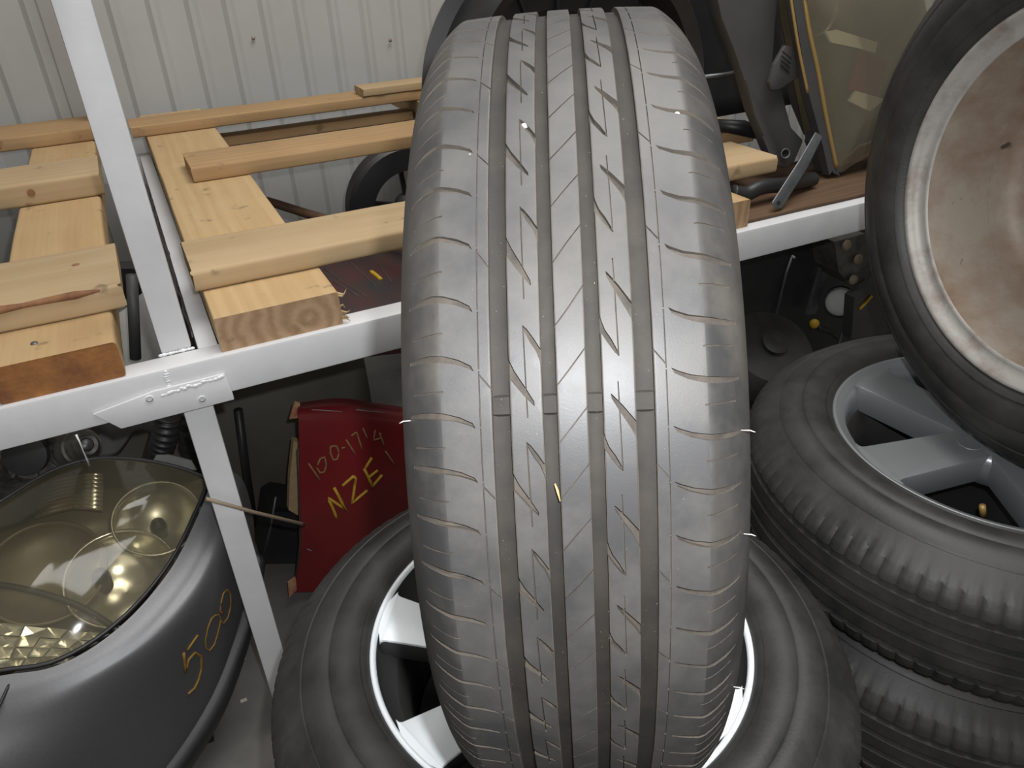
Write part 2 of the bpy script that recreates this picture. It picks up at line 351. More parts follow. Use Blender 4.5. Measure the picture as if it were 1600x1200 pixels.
# ------------------------------------------------------------------ timber
def plank(name, dims, m, parent, axis=0, bev=0.003, n=14, wob=0.0015, endmats=None, rag=0.0, label=None):
    """a sawn board: rounded arrises, slight bow and rough ends"""
    x0, x1, y0, y1, z0, z1 = dims
    L0, L1 = (x0, x1) if axis == 0 else (y0, y1)
    A0, A1 = (y0, y1) if axis == 0 else (x0, x1)
    sec = []
    for cx, cz, s0 in ((A0, z0, 2), (A1, z0, 3), (A1, z1, 0), (A0, z1, 1)):
        sx = bev if cx == A0 else -bev; sz = bev if cz == z0 else -bev
        for k in range(4):
            a = math.pi / 2 * (s0 + k / 3.0) ; sec.append((cx + sx + bev * math.cos(a), cz + sz + bev * math.sin(a)))
    k = len(sec); V, F, mi = [], [], []
    offs = [random.uniform(-wob, wob) for _ in range(n + 1)]; offz = [random.uniform(-wob * .4, 0) for _ in range(n + 1)]
    for i in range(n + 1):
        t = L0 + (L1 - L0) * i / n
        for (a, z) in sec:
            e = random.uniform(-rag, rag) if i in (0, n) else 0
            aa = a + offs[i] * (1 if i not in (0, n) else 0.2); zz = z + (offz[i] if z > (z0 + z1) / 2 else 0)
            V.append((t + e, aa, zz) if axis == 0 else (aa, t + e, zz))
    for i in range(n):
        for q in range(k): F.append([i * k + q, i * k + (q + 1) % k, (i + 1) * k + (q + 1) % k, (i + 1) * k + q]); mi.append(0)
    F.append(list(range(k))[::-1]); mi.append(1 if endmats else 0); F.append([n * k + q for q in range(k)]); mi.append(1 if endmats else 0)
    o = obj(name, V, F, [m] + ([endmats] if endmats else []), parent, True, mi=mi, label=label); fixn(o); return sharp(o, 40)

pR = thing('wooden_pallet', 'pale pine pallet right of the white post, running behind the standing tyre', 'pallet', (0.5, 1.0, 0.788), 'pallets on the rack')
plank('bearer', (0.034, 0.201, 0.989, 2.47, 0.788, 0.838), M['bearer'], pR, 1, 0.003, endmats=M['endgrain'], wob=0.001)
plank('bearer', (0.755, 0.936, 0.995, 2.47, 0.788, 0.838), M['bearerL'], pR, 1, 0.003, endmats=M['endgrain'])
plank('deck_board', (0.026, 1.078, 1.088, 1.229, 0.8385, 0.870), M['boardA'], pR, 0, 0.006, rag=0.002)
plank('deck_board', (0.090, 1.25, 1.668, 1.815, 0.8385, 0.868), M['boardB'], pR, 0, 0.004, rag=0.001)
plank('deck_board', (0.004, 1.55, 2.175, 2.290, 0.8385, 0.866), M['boardB'], pR, 0, 0.004, rag=0.002)
plank('deck_board', (0.78, 1.20, 1.29, 1.43, 0.8385, 0.868), M['boardB'], pR, 0, 0.004)
plank('top_batten', (0.600, 0.95, 2.17, 2.245, 0.8665, 0.888), M['boardA'], pR, 0, 0.003, rag=0.002)
plank('lower_batten', (0.206, 0.748, 2.205, 2.262, 0.7805, 0.806), M['boardB'], pR, 0, 0.003)
# torn fibres on the right arris of the sawn end
sp = []
for i in range(13):
    z = 0.795 + 0.040 * random.random(); x = 0.2005; ln = random.uniform(0.005, 0.014)
    sp.append(tube_data([(x - 0.001, 0.992, z), (x + ln * 0.6, 0.989 + random.uniform(-.003, .004), z + random.uniform(-.004, .004)), (x + ln, 0.988 + random.uniform(-.005, .006), z + random.uniform(-.008, .006))], [0.0020, 0.0012, 0.0003], 4))
V, F = join(*sp); o = obj('torn_fibre', V, F, M['boardA'], pR, False); o['kind'] = 'stuff'

pL = thing('wooden_pallet', 'pale pine pallet left of the white post, with an orange stained bearer end', 'pallet', (-0.3, 1.0, 0.788), 'pallets on the rack')
plank('bearer', (-0.226, -0.084, 0.987, 2.5, 0.788, 0.838), M['bearerL'], pL, 1, 0.006, endmats=M['stain'], wob=0.001, rag=0.001, label='bearer with orange stained end')
plank('bearer', (-0.95, -0.79, 0.987, 2.5, 0.788, 0.838), M['bearerL'], pL, 1, 0.004)
plank('deck_board', (-1.0, -0.066, 1.088, 1.270, 0.8385, 0.873), M['boardA'], pL, 0, 0.004, rag=0.003)
plank('deck_board', (-1.0, -0.074, 1.685, 1.845, 0.8385, 0.882), M['boardA'], pL, 0, 0.006, rag=0.001)
plank('deck_board', (-1.0, -0.055, 2.214, 2.385, 0.8385, 0.870), M['boardB'], pL, 0, 0.004, rag=0.002)
V, F = tube_data([(-0.6 + 0.03 * i, 1.0885 + 0.0005 * (i % 2), 0.8695) for i in range(18)], [0.0045 + 0.0012 * math.sin(i * 2.1) for i in range(17)] + [0.002], 8); obj('bark_edge', V, F, M['bark'], pL, True, label='brown wane along the front arris')
V, F = lathe_data([(0, 0.0016), (0.0035, 0.0014), (0.0045, 0.0)], 12, frame=frame_z((-0.176, 1.035, 0.8382), (0, 0, 1))); obj('nail_head', V, F, M['steel'], pL, True)
V, F = lathe_data([(0, 0.0006), (0.004, 0.0005), (0.007, 0.0)], 12, frame=Matrix.Translation((-0.196, 1.684, 0.864)) @ Matrix.Rotation(math.pi / 2, 4, 'X')); obj('knot', V, F, M['bark'], pL, True)
V, F = lathe_data([(0, 0.0006), (0.003, 0.0005), (0.0055, 0.0)], 12, frame=frame_z((-0.118, 1.20, 0.873), (0, 0, 1))); obj('knot', V, F, M['bark'], pL, True)
t = thing('timber_board', 'dark brown board lying flat on the rack beam under the metal strap', 'board', (1.2, 1.1, 0.788))
plank('board', (0.945, 1.75, 1.005, 1.24, 0.7885, 0.7965), M['plyboard'], t, 0, 0.003)

# ------------------------------------------------------------------ standing tyre
TC = Vector((0.3008, 0.5165, 0.8952)); R0 = 0.3175
ta = Vector((0.8741, -0.4846, 0.0337)); ty = Vector((0.4849, 0.8746, 0.0)); tz = Vector((-0.0295, 0.0163, 0.9994))
TM = Matrix(((ta.x, ty.x, tz.x, 0), (ta.y, ty.y, tz.y, 0), (ta.z, ty.z, tz.z, 0), (0, 0, 0, 1)))
BASE = TC - tz * R0
tyre = thing('tyre', 'worn black car tyre standing upright on the flat alloy wheel, tread towards the camera', 'tyre', mw=Matrix.Translation(BASE) @ TM)
# crown profile along the arc length t (mm)
PT = []; w_ = d_ = 0.0; t_ = 0.0
while t_ <= 112.0:
    PT.append((w_, d_))
    if t_ < 66.5: a_ = t_ / 1000
    elif t_ < 71: a_ = 0.0665 + math.radians(29) * (t_ - 66.5) / 4.5
    else: a_ = 0.0665 + math.radians(29) + math.radians(40) * (t_ - 71) / 41
    w_ += 0.5 * math.cos(a_); d_ += 0.5 * math.sin(a_); t_ += 0.5
def prof(t):
    s = 1 if t >= 0 else -1; q = min(abs(t) * 2, len(PT) - 1.001); i = int(q); f = q - i
    return s * (PT[i][0] * (1 - f) + PT[i + 1][0] * f), PT[i][1] * (1 - f) + PT[i + 1][1] * f
def prof_n(t):
    w0, d0 = prof(t - 0.6); w1, d1 = prof(t + 0.6); dw, dd = w1 - w0, d1 - d0; l = math.hypot(dw, dd); return -(-dd) / l * 0 + dd / l, dw / l   # inward direction: (dw component, radial drop component)
PH = [78.24, 73.72, 68.7, 63.18, 57.48, 52.13, 46.44, 40.18, 34.6, 29.3, 24.17, 19.07, 13.8, 9.1, 4.64, 0.59, -3.44, -7.48, -11.65, -15.6]
NP = 74; EXT = (360 - (PH[0] - PH[-1])) / (NP - 19)
def theta(p):
    if p <= 0: return PH[0] - p * EXT
    if p >= 19: return PH[-1] - (p - 19) * EXT
    i = int(p); return PH[i] * (1 - p + i) + PH[min(i + 1, 19)] * (p - i)
P0, P1 = -27.0, 47.0
def tpos(p, t, depth=0.0):
    w, d = prof(t); nw, nd = prof_n(t); w -= nw * depth * -1 * -1 if False else 0.0
    # sink along the profile normal
    w = w - (nw * depth); d = d + nd * depth
    th = math.radians(theta(p)); r = R0 - d / 1000
    return Vector((w / 1000, -r * math.cos(th), R0 + r * math.sin(th)))
def interp(a, b, n): return [a + (b - a) * i / n for i in range(n + 1)]
def strip_poly(p, q, wid):
    """thin sipe between two (phase, t) points, width in mm"""
    dx = (q[0] - p[0]) * 29.5; dy = q[1] - p[1]; l = math.hypot(dx, dy); nx, ny = -dy / l * wid / 2 / 29.5, dx / l * wid / 2
    return [(p[0] + nx, p[1] + ny), (q[0] + nx, q[1] + ny), (q[0] - nx, q[1] - ny), (p[0] - nx, p[1] - ny)]
A_ = [(7.76, -32.6), (7.82, -31.7), (8.03, -28.8), (8.29, -24.0), (8.56, -19.4), (8.64, -19.2), (8.62, -20.0), (8.44, -24.9), (8.23, -29.8), (8.16, -31.4), (8.12, -32.6)]
B_ = [(7.27, -24.0), (7.33, -22.0), (7.5, -18.4), (7.64, -15.9), (7.70, -14.4), (8.04, -14.4), (7.95, -15.3), (7.87, -15.9), (7.71, -17.6), (7.55, -20.7), (7.34, -23.8)]
G_ = [(0, 49.8), (0.055, 53.1), (0.13, 59.6), (0.172, 68), (0.185, 78), (0.18, 92), (0.235, 92), (0.285, 82), (0.300, 72.8), (0.275, 65.4), (0.207, 58), (0.10, 51.4)]
def shift(poly, k): return [(p + k, t) for p, t in poly]
def rot(poly, c): return [(c - p, -t) for p, t in poly]
def dense(poly):
    out = []
    for i in range(len(poly)):
        (p0, t0), (p1, t1) = poly[i], poly[(i + 1) % len(poly)]
        n = max(1, int(math.hypot((p1 - p0) * 29.5, t1 - t0) / 3.0))
        for k in range(n): out.append((p0 + (p1 - p0) * k / n, t0 + (t1 - t0) * k / n))
    return out
def build_rib(name, t0, t1, tgrid, feats, edge0, edge1):
    """tread rib: top skin with real cut grooves. feats = (polygon, depth, taper)"""
    pts, edges = [], []; polys = []
    for poly, dep, tap in feats:
        poly = dense(poly)
        ps = [p for p, _ in poly]; 
        if max(ps) > P1 - 0.02 or min(ps) < P0 + 0.02:
            if not (dep == 'ring'): continue
        k = len(pts); pts += [Vector((p * 29.5, t)) for p, t in poly]
        edges += [(k + i, k + (i + 1) % len(poly)) for i in range(len(poly))]
        polys.append((poly, min(ps), max(ps), dep, tap))
    k = len(pts); n = int((P1 - P0) * 4)
    for side in (t0, t1):
        kk = len(pts); pts += [Vector(((P0 + i * 0.25) * 29.5, side)) for i in range(n + 1)]; edges += [(kk + i, kk + i + 1) for i in range(n)]
    edges += [(k, k + n + 1), (k + n, k + 2 * n + 1)]
    for side in (-67.5, 67.5):
        if t0 < side < t1:
            kk = len(pts); pts += [Vector(((P0 + i * 0.25) * 29.5, side)) for i in range(1, n)]; edges += [(kk + i, kk + i + 1) for i in range(n - 2)]
    for side, dp, sg in ((t0, edge0, 1), (t1, edge1, -1)):
        if dp:
            for q in (0.35, 0.7, 1.2):
                kk = len(pts); pts += [Vector(((P0 + i * 0.25) * 29.5, side + sg * q)) for i in range(1, n)]
                if q < 1: edges += [(kk + i, kk + i + 1) for i in range(n - 2)]
    for t in tgrid:
        for i in range(1, n): pts.append(Vector(((P0 + i * 0.25) * 29.5 + random.uniform(-.01, .01), t + random.uniform(-.01, .01))))
    vs, es, fs, *_ = delaunay_2d_cdt(pts, edges, [], 0, 1e-4)
    buckets = {}
    for q in polys:
        for b in range(int(math.floor(q[1])), int(math.floor(q[2])) + 1): buckets.setdefault(b, []).append(q)
    def inside(poly, p, t):
        c = False; j = len(poly) - 1
        for i in range(len(poly)):
            pi, ti = poly[i]; pj, tj = poly[j]
            if (ti > t) != (tj > t) and p < (pj - pi) * (t - ti) / (tj - ti) + pi: c = not c
            j = i
        return c
    tri = []; lev = []
    for f in fs:
        cx = sum(vs[i].x for i in f) / 3 / 29.5; cy = sum(vs[i].y for i in f) / 3
        if not (t0 < cy < t1 and P0 < cx < P1): continue
        dep = 0; tp = None
        for q in buckets.get(int(math.floor(cx)), ()):
            if inside(q[0], cx, cy) and q[3] > dep: dep = q[3]; tp = q[4]
        tri.append(f); lev.append((dep, tp))
    V, F, mi, key, NR = [], [], [], {}, []
    def cham(t):
        for side, dp in ((t0, edge0), (t1, edge1)):
            e = abs(t - side)
            if dp and e < 0.7: return 0.36 * (1 - e / 0.7) ** 2
        return 0.0
    def skin_normal(p, t, L):
        a, b = max(t0, t - .12), min(t1, t + .12); ch = cham if L[0] == 0 else (lambda q: 0.0)
        dt = tpos(p, b, ch(b)) - tpos(p, a, ch(a)); dp_ = tpos(p + .02, t) - tpos(p - .02, t)
        n = dt.cross(dp_).normalized(); c = tpos(p, t) - Vector((0, 0, R0)); c.x *= 0.3
        return n if n.dot(c) > 0 else -n
    def dd(i, L):
        dep, tp = L
        if dep and tp:
            t = abs(vs[i].y); dep = dep * max(0.04, min(1.0, (tp[1] - t) / (tp[1] - tp[0])))
        if dep == 0:
            for side, dp in ((t0, edge0), (t1, edge1)):
                e = abs(vs[i].y - side)
                if dp and e < 0.7: dep = 0.36 * (1 - e / 0.7) ** 2
        return dep
    def vert(i, L, extra=''):
        kq = (i, L, extra)
        if kq not in key: key[kq] = len(V); V.append(tpos(vs[i].x / 29.5, vs[i].y, dd(i, L))); NR.append(skin_normal(vs[i].x / 29.5, vs[i].y, L) if extra == '' else Vector((0, 0, 0)))
        return key[kq]
    em = {}
    for f, L in zip(tri, lev):
        a = [vert(i, L) for i in f]
        F.append(a); ty_ = sum(vs[i].y for i in f) / 3
        worn = any(dp and abs(ty_ - side) < 0.33 for side, dp in ((t0, edge0), (t1, edge1)))
        mi.append((2 if worn else 0 if abs(ty_) < 67.5 else 3) if L[0] == 0 else 1)
        for q in range(3): em.setdefault(tuple(sorted((f[q], f[(q + 1) % 3]))), []).append((L, f[q], f[(q + 1) % 3]))
    wl = 0
    for (i, j), ls in em.items():
        if len(ls) == 2 and ls[0][0] != ls[1][0]:
            a, b = ls; wl += 1
            F.append([vert(i, a[0], wl), vert(j, a[0], wl), vert(j, b[0], wl), vert(i, b[0], wl)]); mi.append(2)
        elif len(ls) == 1:
            for side, dp in ((t0, edge0), (t1, edge1)):
                if dp and abs(vs[i].y - side) < 1e-3 and abs(vs[j].y - side) < 1e-3:
                    L = ls[0][0]; wl += 1
                    F.append([vert(i, L, wl), vert(j, L, wl), vert(j, (dp, None), wl), vert(i, (dp, None), wl)]); mi.append(2)
    o = obj(name, V, F, [M['tread'], M['dust'], M['groovewall'], M['shoulder']], tyre, True, mi=mi)
    bm = bmesh.new(); bm.from_mesh(o.data)
    for f in bm.faces:
        if False: continue
        c = f.calc_center_median() - Vector((0, 0, R0)); c.x *= 0.3
        if f.normal.dot(c) < 0: f.normal_flip()
    bm.to_mesh(o.data); bm.free()
    o.data.normals_split_custom_set_from_vertices([tuple(n) for n in NR])
    return o
MAIN = 5.0
feats = [(strip_poly((7.32 + k, -8.0), (6.67 + k, 7.6), 0.75), 1.3, None) for k in range(-36, 42)]
build_rib('centre_rib', -7.8, 7.4, (-4, 0, 4), feats, MAIN, MAIN)
fl_ = []
for k in range(-36, 42, 2):
    fl_ += [(shift(A_, k), 3.4, None), (shift(B_, k), 3.4, None), (strip_poly((7.27 + k, -23.9), (8.84 + k, -23.0), 0.7), 2.0, None)]
build_rib('intermediate_rib', -31.7, -15.2, (-27, -23, -19), fl_, MAIN, MAIN)
build_rib('intermediate_rib', 15.2, 31.7, (19, 23, 27), [(rot(p, 15.11), d, t) for p, d, t in fl_], MAIN, MAIN)
fs_ = []
for k in range(-36, 56):
    fs_ += [(shift(G_, k), 3.2, (60, 92)), (strip_poly((k + 0.66, 66), (k + 0.62, 88), 0.9), 0.9, (72, 90))]
for k in range(-36, 56, 2): fs_.append((strip_poly((7.74 + k - 0.065, 40.9), (8.0 + k - 0.065, 47.2), 0.8), 1.3, None))
fs_.append(([(P0 - 1, 46.9), (P1 + 1, 46.9), (P1 + 1, 47.6), (P0 - 1, 47.6)], 'ring', None))
def ringfix(fe, c):   # the narrow circumferential sipe as short pieces
    out = [f for f in fe if f[1] != 'ring']
    for k in range(int(P0), int(P1)): out.append(([(k + .03, 46.9), (k + 1.0, 46.9), (k + 1.0, 47.6), (k + .03, 47.6)], 1.4, None))
    return out
fs_ = ringfix(fs_, 0)
tg = (44, 54, 59, 63, 65, 67, 69, 71, 73, 77, 82, 87, 94, 101, 106)
build_rib('shoulder_rib', 41.2, 110.0, tg, [(shift(p, 0.065), d, t) for p, d, t in fs_], MAIN, 0)
build_rib('shoulder_rib', -110.0, -41.2, tuple(-q for q in tg), [(rot(p, 20.0), d, t) for p, d, t in fs_], 0, MAIN)
# groove floors with wear bars
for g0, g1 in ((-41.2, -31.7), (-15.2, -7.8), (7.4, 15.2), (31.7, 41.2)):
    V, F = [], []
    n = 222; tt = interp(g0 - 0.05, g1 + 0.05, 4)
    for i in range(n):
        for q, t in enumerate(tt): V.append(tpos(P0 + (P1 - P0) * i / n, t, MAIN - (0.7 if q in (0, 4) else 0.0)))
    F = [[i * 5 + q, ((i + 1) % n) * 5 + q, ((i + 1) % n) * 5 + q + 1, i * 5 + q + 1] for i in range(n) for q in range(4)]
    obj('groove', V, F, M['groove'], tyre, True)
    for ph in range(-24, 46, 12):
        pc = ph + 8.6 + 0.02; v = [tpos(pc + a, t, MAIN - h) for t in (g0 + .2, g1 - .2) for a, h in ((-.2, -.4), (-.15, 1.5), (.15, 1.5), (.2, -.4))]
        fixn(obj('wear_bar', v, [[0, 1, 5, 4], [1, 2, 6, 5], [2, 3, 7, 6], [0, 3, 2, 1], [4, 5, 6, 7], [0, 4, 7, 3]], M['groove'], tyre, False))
# casing: both sidewalls, beads and the inside
w110, d110 = prof(109.8); sd = [(w110, d110), (95.2, 44), (96.2, 54), (95.6, 66), (92.5, 80), (87.5, 94), (83, 103), (80.5, 108), (80, 114), (77, 119), (71, 120.5), (68, 116), (70, 108), (80, 92), (87, 74), (88.5, 56), (86, 40), (74, 22), (60, 13), (0, 10.5)]
half = [(w, d) for w, d in sd]; fullp = half + [(-w, d) for w, d in half[::-1][1:]]
V, F = [], []; n = 160; k = len(fullp)
for i in range(n):
    th = 2 * math.pi * i / n
    for w, d in fullp:
        r = R0 - d / 1000; V.append((w / 1000, -r * math.cos(th), R0 + r * math.sin(th)))
F = [[i * k + q, ((i + 1) % n) * k + q, ((i + 1) % n) * k + q + 1, i * k + q + 1] for i in range(n) for q in range(k - 1)]
fixn(obj('casing', V, F, M['side'], tyre, True))
# fine rubber hairs left by the mould
for th, t, ln in ((28, 93, 0.007), (17, 96, 0.006), (30, -94, 0.006), (-5, 98, 0.006)):
    ph = min((abs(theta(q / 50) - th), q / 50) for q in range(-200, 1100))[1]
    a = tpos(ph, t, 0.0); s = 1 if t > 0 else -1
    V, F = tube_data([a, a + Vector((s * ln * .6, -0.001, 0.0005)), a + Vector((s * ln, -0.001, -0.0008))], 0.0003, 5); obj('rubber_hair', V, F, M['string'], tyre, True)

def on_tread(p, t, lift=0.0): return tyre.matrix_world @ tpos(p, t, -lift)
def pebble(p, t, r, label):
    bm = bmesh.new(); bmesh.ops.create_icosphere(bm, subdivisions=2, radius=r); c = on_tread(p, t, -1.2)
    for v in bm.verts: v.co = c + Vector((v.co.x * 1.2, v.co.y, v.co.z * 0.9)) * random.uniform(0.8, 1.15)
    bm.verts.index_update(); V = [v.co.copy() for v in bm.verts]; F = [[v.index for v in f.verts] for f in bm.faces]; bm.free()
    tag(obj('pebble', V, F, M['pebble'], None, True), label, 'pebble')
pebble(3.42, -21.3, 0.0018, 'white grit stuck in a slanted cut of the tread, near the tyre top')
pebble(3.30, 64.0, 0.0016, 'tan grit in an outer shoulder cut on the right, near the tyre top')
pebble(4.0, -51.5, 0.0014, 'tan grit at the end of a left shoulder cut')
a = on_tread(10.05, -10.6, -1.5); b = on_tread(10.35, -8.2, 1.2)
V, F = tube_data([a, (a + b) / 2 + Vector((0, 0, .001)), b], [0.0006, 0.0008, 0.0004], 5)
tag(obj('straw', V, F, M['straw'], None, True), 'short dry straw caught in the tread groove of the standing tyre', 'straw')

# ------------------------------------------------------------------ wheels
def tyre_profile(hw, R, lipz):
    return [(0.199, lipz - .012), (0.206, lipz - .002), (0.2095, lipz + .004), (0.215, hw - .004), (0.2165, hw - .0062), (0.224, hw - .001), (0.235, hw + .0005), (0.246, hw), (0.2475, hw - .0015), (0.249, hw - .0005), (0.262, hw - .003), (0.276, hw - .010), (0.2775, hw - .0122), (0.279, hw - .0115), (0.293, hw - .022), (R - .013, hw - .031), (R - .0105, hw - .0345), (R - .006, hw - .041), (R - .003, hw - .047)]
def wheel_tyre(parent, hw, R, lipz, seed=0, grooves=(-0.042, -0.014, 0.014, 0.042)):
    top = tyre_profile(hw, R, lipz); mid = []
    for g in grooves[::-1]:
        mid += [(R - 0.0008 - abs(g) * .02, g + .0052), (R - .0065, g + .0040), (R - .0065, g - .0040), (R - 0.0008 - abs(g) * .02, g - .0052)]
    P = top + mid + [(r, -z) for r, z in top[::-1]] + [(0.197, -lipz + .01), (0.197, lipz - .02)]
    k = len(P); seg = 480; V, F = [], []
    for i in range(seg):
        a = 2 * math.pi * i / seg; q = i % 5
        for j, (r, z) in enumerate(P):
            rr = r; zz = z; az = abs(z)
            if r > R - .02 and az > 0.045 and q == 0: rr = r - 0.0026
            elif r > R - .0045 and 0.02 < az < 0.036 and (i % 10) == 4: rr = r - 0.002
            V.append((rr * math.cos(a), rr * math.sin(a), zz))
    F = [[i * k + j, i * k + (j + 1) % k, ((i + 1) % seg) * k + (j + 1) % k, ((i + 1) % seg) * k + j] for i in range(seg) for j in range(k)]
    o = fixn(obj('tyre', V, F, M['rubber'], parent, True)); return sharp(o, 50)

def rim_shell(parent, lipz, m, band=0.0, pocket=None):
    P = [(0.2060, lipz - .010), (0.2070, lipz - .002), (0.2060, lipz + .0010), (0.2035, lipz + .0014), (0.2010, lipz - .0004), (0.2000 - band * .1, lipz - .0035), (0.1996 - band, lipz - .006), (0.1955 - band * 1.3, lipz - .028), (0.182, lipz - .045)]
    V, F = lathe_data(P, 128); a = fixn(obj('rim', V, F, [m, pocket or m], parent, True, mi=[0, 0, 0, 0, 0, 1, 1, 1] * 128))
    Q = [(0.182, lipz - .045), (0.172, lipz - .075), (0.168, -.04), (0.182, -lipz + .03), (0.186, -lipz + .012), (0.199, -lipz + .006), (0.2055, -lipz), (0.2070, -lipz + .006), (0.205, -lipz + .012)]
    V, F = lathe_data(Q, 96); fixn(obj('rim_barrel', V, F, M['barrel'], parent, True))
    return a

def spoke_data(outline, zf, thick, shrink=0.82):
    """outline: (r, angle) loop; zf(r) gives the face height; tapers to the back"""
    # dense loop
    loop = []
    n = len(outline)
    for i in range(n):
        (r0, a0), (r1, a1) = outline[i], outline[(i + 1) % n]
        x0, y0, x1, y1 = r0 * math.cos(a0), r0 * math.sin(a0), r1 * math.cos(a1), r1 * math.sin(a1)
        m = max(1, int(math.hypot(x1 - x0, y1 - y0) / 0.012))
        for q in range(m): loop.append((x0 + (x1 - x0) * q / m, y0 + (y1 - y0) * q / m))
    cx = sum(p[0] for p in loop) / len(loop); cy = sum(p[1] for p in loop) / len(loop)
    am = math.atan2(cy, cx); V = []; k = len(loop)
    def back(p, s):   # narrow across the spoke only
        u = p[0] * math.cos(am) + p[1] * math.sin(am); v = -p[0] * math.sin(am) + p[1] * math.cos(am); v *= s
        return u * math.cos(am) - v * math.sin(am), u * math.sin(am) + v * math.cos(am)
    rings = []
    for s, dz in ((0.93, 0.0), (0.985, -.0008), (1.0, -.003), (0.97, -thick * .6), (shrink, -thick)):
        ring = []
        for p in loop:
            x, y = back(p, s); r = math.hypot(p[0], p[1]); V.append((x, y, zf(r) + dz)); ring.append(len(V) - 1)
        rings.append(ring)
    F = []
    for a, b in zip(rings, rings[1:]):
        for i in range(k): F.append([a[i], a[(i + 1) % k], b[(i + 1) % k], b[i]])
    F.append(rings[0][::-1]); F.append(rings[-1])
    return V, F

def spoked_wheel(parent, hw, R, lipz, nsp, a0, spoke_outline, zf, m, thick, hub_r, lugs=4, capmat=None, band=0.0, pocket=None, lug_on_spoke=False):
    wheel_tyre(parent, hw, R, lipz); rim_shell(parent, lipz, m, band, pocket)
    for i in range(nsp):
        ang = a0 + 2 * math.pi * i / nsp
        V, F = spoke_data([(r, a + ang) for r, a in spoke_outline], zf, thick)
        nl = (len(V) // 5)
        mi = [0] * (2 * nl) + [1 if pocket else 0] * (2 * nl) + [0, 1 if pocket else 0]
        o = fixn(obj('spoke', V, F, [m, pocket or m], parent, True, mi=mi)); sharp(o, 30)
    hz = zf(hub_r)
    V, F = lathe_data([(0.0285, hz - .004), (0.030, hz - .001), (hub_r * .75, hz + .0002), (hub_r, hz - .001), (hub_r + .004, hz - .012), (hub_r, hz - .045), (0.03, hz - .05)], 64)
    fixn(obj('hub', V, F, m, parent, True))
    V, F = lathe_data([(0.0, hz - .003), (0.024, hz - .0032), (0.0275, hz - .0045), (0.0284, hz - .009)], 40); fixn(obj('centre_cap', V, F, capmat or m, parent, True))
    for i in range(lugs):
        a = a0 + (0 if lug_on_spoke else math.pi / nsp) + 2 * math.pi * i / lugs; rl = 0.046 if lug_on_spoke else 0.042; c = (rl * math.cos(a), rl * math.sin(a), hz + .0002)
        V, F = lathe_data([(0.0155, -0.0006), (0.0150, 0.0008), (0.0135, 0.0009), (0.0125, 0.0006), (0.0085, 0.0005), (0.008, 0.0004), (0.0, 0.0004)], 24, frame=Matrix.Translation(c)); obj('lug_hole', V, F, m, parent, True)
    # black disc, the shade of the wheel's depth put into its colour
    V, F = lathe_data([(0.0, -.055), (0.12, -.055), (0.168, -.05)], 48); fixn(obj('shade_disc', V, F, M['void'], parent, True))
    return parent

def copy_tree(o, loc, label, group=None):
    c = o.copy(); COL.objects.link(c); c.location = loc; c['label'] = label
    for ch in list(o.children):
        d = ch.copy(); COL.objects.link(d); d.parent = c
    return c

def radial_outline(r0, r1, h0, h1, fil):
    """spoke outline symmetric about angle 0: half angles h0 at r0, h1 at r1, with filleted outer corners"""
    def lerp(r):
        t = (r - r0) / (r1 - r0); y0, y1 = r0 * math.sin(h0), r1 * math.sin(h1); x0, x1 = r0 * math.cos(h0), r1 * math.cos(h1)
        return x0 + (x1 - x0) * t, y0 + (y1 - y0) * t
    up = []
    for t in (0, .25, .5, .75): x, y = lerp(r0 + (r1 - fil - r0) * t); up.append((math.hypot(x, y), math.atan2(y, x)))
    for s in range(5):
        t = s / 4; r = r1 - fil + fil * math.sin(t * math.pi / 2); x, y = lerp(r); a = math.atan2(y, x) + (fil / r1) * (1 - math.cos(t * math.pi / 2)); up.append((r, a))
    dn_ = [(r, -a) for r, a in up]
    return dn_ + [(r1 + .004, -up[-1][1] * 0.5), (r1 + .004, 0), (r1 + .004, up[-1][1] * .5)] + up[::-1]

# left stack: bright seven-spoke wheel on top
C1 = (0.281, 0.511); HW = 0.1015
wm = lambda z: Matrix.Translation((C1[0], C1[1], z))
w1 = thing('alloy_wheel', 'bright seven-spoke alloy wheel lying flat beneath the standing tyre', 'wheel', group='wheels of the left stack', mw=wm(0.5105))
o7 = radial_outline(0.048, 0.197, math.radians(18), math.radians(9.6), 0.006)
zf7 = lambda r: 0.058 + max(0, r - .08) / .117 * 0.0295
spoked_wheel(w1, HW, R0, 0.090, 7, math.radians(145.6), o7, zf7, M['silver'], 0.034, 0.052, 5, pocket=M['pocket'])
copy_tree(w1, (C1[0], C1[1], 0.3062), 'middle wheel of the left stack, hidden below the bright seven-spoke wheel')
copy_tree(w1, (C1[0], C1[1], 0.102), 'lowest wheel of the left stack, on the floor')

# right stack: grey five-spoke wheel on top
C2 = (0.924, 0.471)
w2 = thing('alloy_wheel', 'grey five-spoke alloy wheel on top of the right stack', 'wheel', group='wheels of the right stack', mw=Matrix.Translation((C2[0], C2[1], 0.5785)))
o5 = radial_outline(0.050, 0.192, math.radians(36.5), math.radians(10.9), 0.010)
zf5 = lambda r: 0.0815 + max(0, r - .05) / .142 * 0.004
spoked_wheel(w2, HW, R0, 0.090, 5, math.radians(170), o5, zf5, M['silver2'], 0.044, 0.053, 5, band=0.009, lug_on_spoke=True)
V, F = tube_data([Vector(q) - Vector((C2[0], C2[1], 0.5785)) for q in ((0.8149,0.4017,0.6220), (0.8082,0.4031,0.6400))], [0.0042, 0.0036], 10); obj('valve_stem', V, F, M['gold'], w2, True, label='brass valve stem')
copy_tree(w2, (C2[0], C2[1], 0.3742), 'dark tyred wheel second from the top of the right stack')
w4 = thing('alloy_wheel', 'lowest, widest wheel of the right stack, on the floor', 'wheel', group='wheels of the right stack', mw=Matrix.Translation((C2[0], C2[1], 0.1355)))
